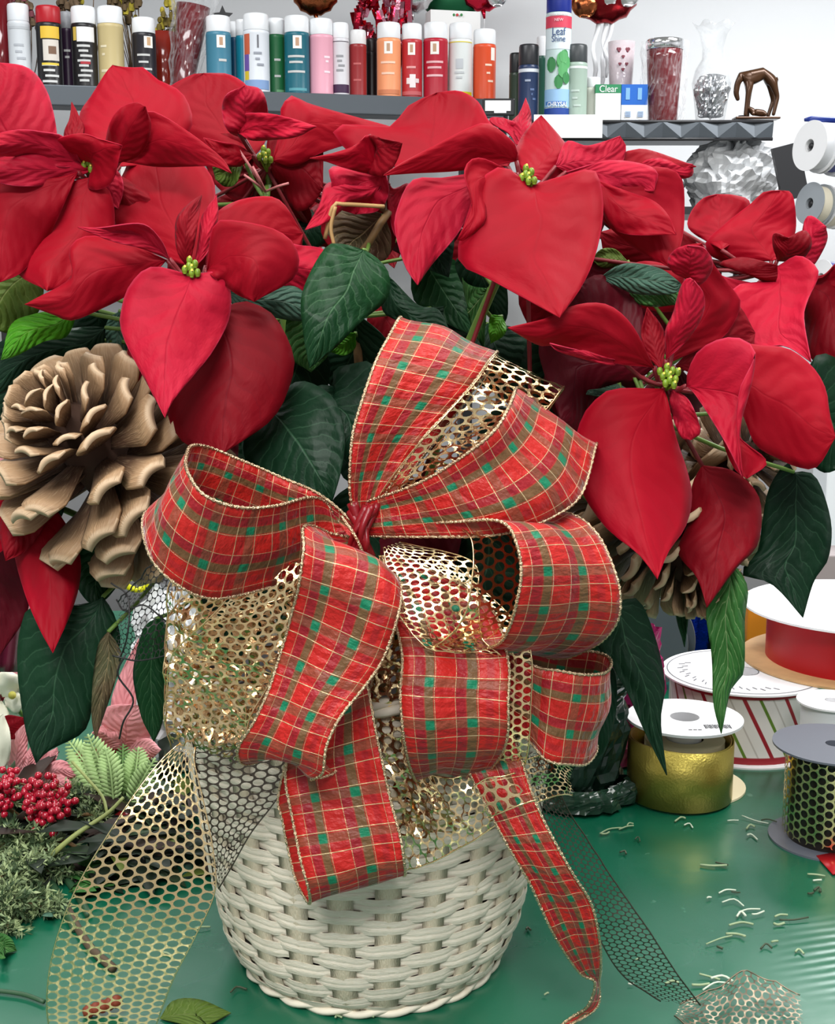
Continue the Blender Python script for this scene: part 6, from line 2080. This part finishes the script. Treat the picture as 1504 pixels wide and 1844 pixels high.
# clear bag with yellow clip
c = at(250, 1150, 1.06); c = Vector((c.x + .012, 1.18, TABLE))
t = thing('clear_bag', c, 'crumpled clear plastic bag standing behind the black net', 'plastic bag')
zt = at(250, 1062, 1.18).z - TABLE
bm = B(); crumple(bm, Matrix.Translation(c), [(.004, .001), (.034, .002), (.040, zt * .3), (.036, zt * .6), (.03, zt * .85), (.012, zt)], 36, .016, 9); obj('film', bm, mat('bag_white_film', (.8, .82, .84), .15, bump=1.0, bscale=45, spec=.9), t, False)
bm = B(); q = at(248, 1050, 1.15); tube(bm, [q + Vector((.010 * math.cos(a), 0, .006 * math.sin(a))) for a in [2 * PI * i / 24 for i in range(25)]], .0028, 8); o = obj('clip', bm, cm((226, 226, 20), .4), t); o['label'] = 'yellow ring clip'
# black and red marker
c = T(205, 1500)
t = thing('marker', c, 'small black and red marker lying behind the mesh tail', 'marker')
a_, b_ = at(188, 1500, .985), at(232, 1464, 1.02); a_.z = max(a_.z, TABLE + .008)
bm = B(); tube(bm, [a_, a_.lerp(b_, .5)], .007, 10); obj('barrel', bm, BLKP, t); bm = B(); tube(bm, [a_.lerp(b_, .5), b_], .0062, 10); obj('cap', bm, cm((200, 24, 34), .3), t)
# loose leaves on the table
def loose(label, k, base, L, tip, R, h=.004):
    bs = T(*[float(x) for x in base.split(',')])
    t = thing('loose_leaf', bs, label, 'leaf', 'loose leaves on the table')
    bm = B(); uv = uvl(bm); N, M = 12, 6
    l = resample([V2(base)[0]] + V2(L) + [V2(tip)[0]], N); r = resample([V2(base)[0]] + V2(R) + [V2(tip)[0]], N)
    g_ = []
    for i in range(N + 1):
        g_.append([bm.verts.new(onz(*l[i].lerp(r[i], j / M), TABLE + .001 + h * abs(2 * j / M - 1) * math.sin(PI * i / N) + .002 * math.sin(PI * i / N))) for j in range(M + 1)])
    for i in range(N):
        for j in range(M):
            f = bm.faces.new((g_[i][j], g_[i][j + 1], g_[i + 1][j + 1], g_[i + 1][j]))
            for lp, (a, b) in zip(f.loops, ((i, j), (i, j + 1), (i + 1, j + 1), (i + 1, j))): lp[uv].uv = (b / M, a / N)
    solid(obj('blade', bm, lite(k), t), .0005)
loose('pale dry green leaf at the bottom left beside the mesh tail', 'o', '288,1834', '312,1802 360,1800', '416,1824', '392,1862 330,1872')
loose('green leaf lying under the mesh tail top', 'e', '70,1560', '100,1538 160,1540 200,1552', '240,1590', '180,1600 120,1606', .008)
loose('curled green leaf at the lower left table edge', 'e', '-20,1690', '0,1680 20,1690', '30,1712', '10,1725 -10,1722', .008)
loose('grey green leaf under the cut stems', 'y', '60,1630', '75,1612 100,1618', '122,1640', '100,1650 75,1648')
t = thing('seed_pod', T(184, 1832), 'small dry brown seed pod at the bottom under the mesh tail', 'seed pod')
bm = B()
for i in range(5): ball(bm, T(184, 1832) + Vector((-.008 + .004 * i, .001 * i, .004 + .001 * i)), .004, 8, 6)
obj('pod', bm, mat('pod_brown', srgb(120, 50, 26), .6, bump=.5), t)
# clippings
random.seed(31)
CLP = mat('clipping_pale', srgb(150, 168, 130), .5); CLD = mat('clipping_dark', srgb(60, 70, 50), .6); CLW = mat('clipping_light', srgb(200, 210, 190), .4)
cl = [(1100, 1500, 22), (1128, 1494, 14), (1090, 1504, 8), (1135, 1490, 6), (1225, 1480, 10), (1240, 1492, 8), (1320, 1482, 10), (1360, 1480, 26), (1385, 1484, 14), (1352, 1494, 8), (1355, 1512, 10), (1122, 1541, 6), (1148, 1518, 5),
      (1285, 1562, 24), (1300, 1560, 12), (1310, 1610, 16), (1325, 1612, 8), (1277, 1621, 4), (1320, 1633, 20), (1350, 1645, 20), (1365, 1650, 12), (1335, 1655, 8), (1335, 1671, 22), (1407, 1655, 12), (1430, 1660, 26), (1403, 1668, 10),
      (1295, 1698, 26), (1325, 1690, 18), (1380, 1712, 10), (1297, 1712, 5), (1278, 1765, 20), (1300, 1770, 20), (1262, 1778, 16), (1290, 1782, 26), (1210, 1776, 12), (1150, 1732, 6), (1136, 1776, 5), (1470, 1580, 16), (1472, 1590, 8), (1472, 1608, 6),
      (1048, 1430, 6), (1062, 1418, 5), (952, 1680, 4), (984, 1795, 4), (430, 1790, 16), (610, 1838, 6), (660, 1836, 14), (365, 1675, 14), (300, 1722, 10), (1440, 1720, 8), (1395, 1700, 6), (1460, 1612, 5)]
for (x, y, L) in cl:
    a = random.uniform(-.5, .5); nx_, ny_ = math.cos(a), math.sin(a) * .6
    p0, p1, p2 = (x - nx_ * L, y - ny_ * L), (x + random.uniform(-3, 3), y + random.uniform(-6, 4) - 2), (x + nx_ * L, y + ny_ * L)
    bm = B(); tube(bm, [T(*q) + Vector((0, 0, .0014 + random.uniform(0, .0015))) for q in (p0, p1, p2)], random.uniform(.0005, .0009), 5, smoothn=6)
    o = obj('stem_clipping', bm, random.choice([CLP, CLP, CLW, CLD]), None)
    tag(o, 'tiny cut stem clipping scattered on the green vinyl', 'clipping', 'stem clippings on the table')
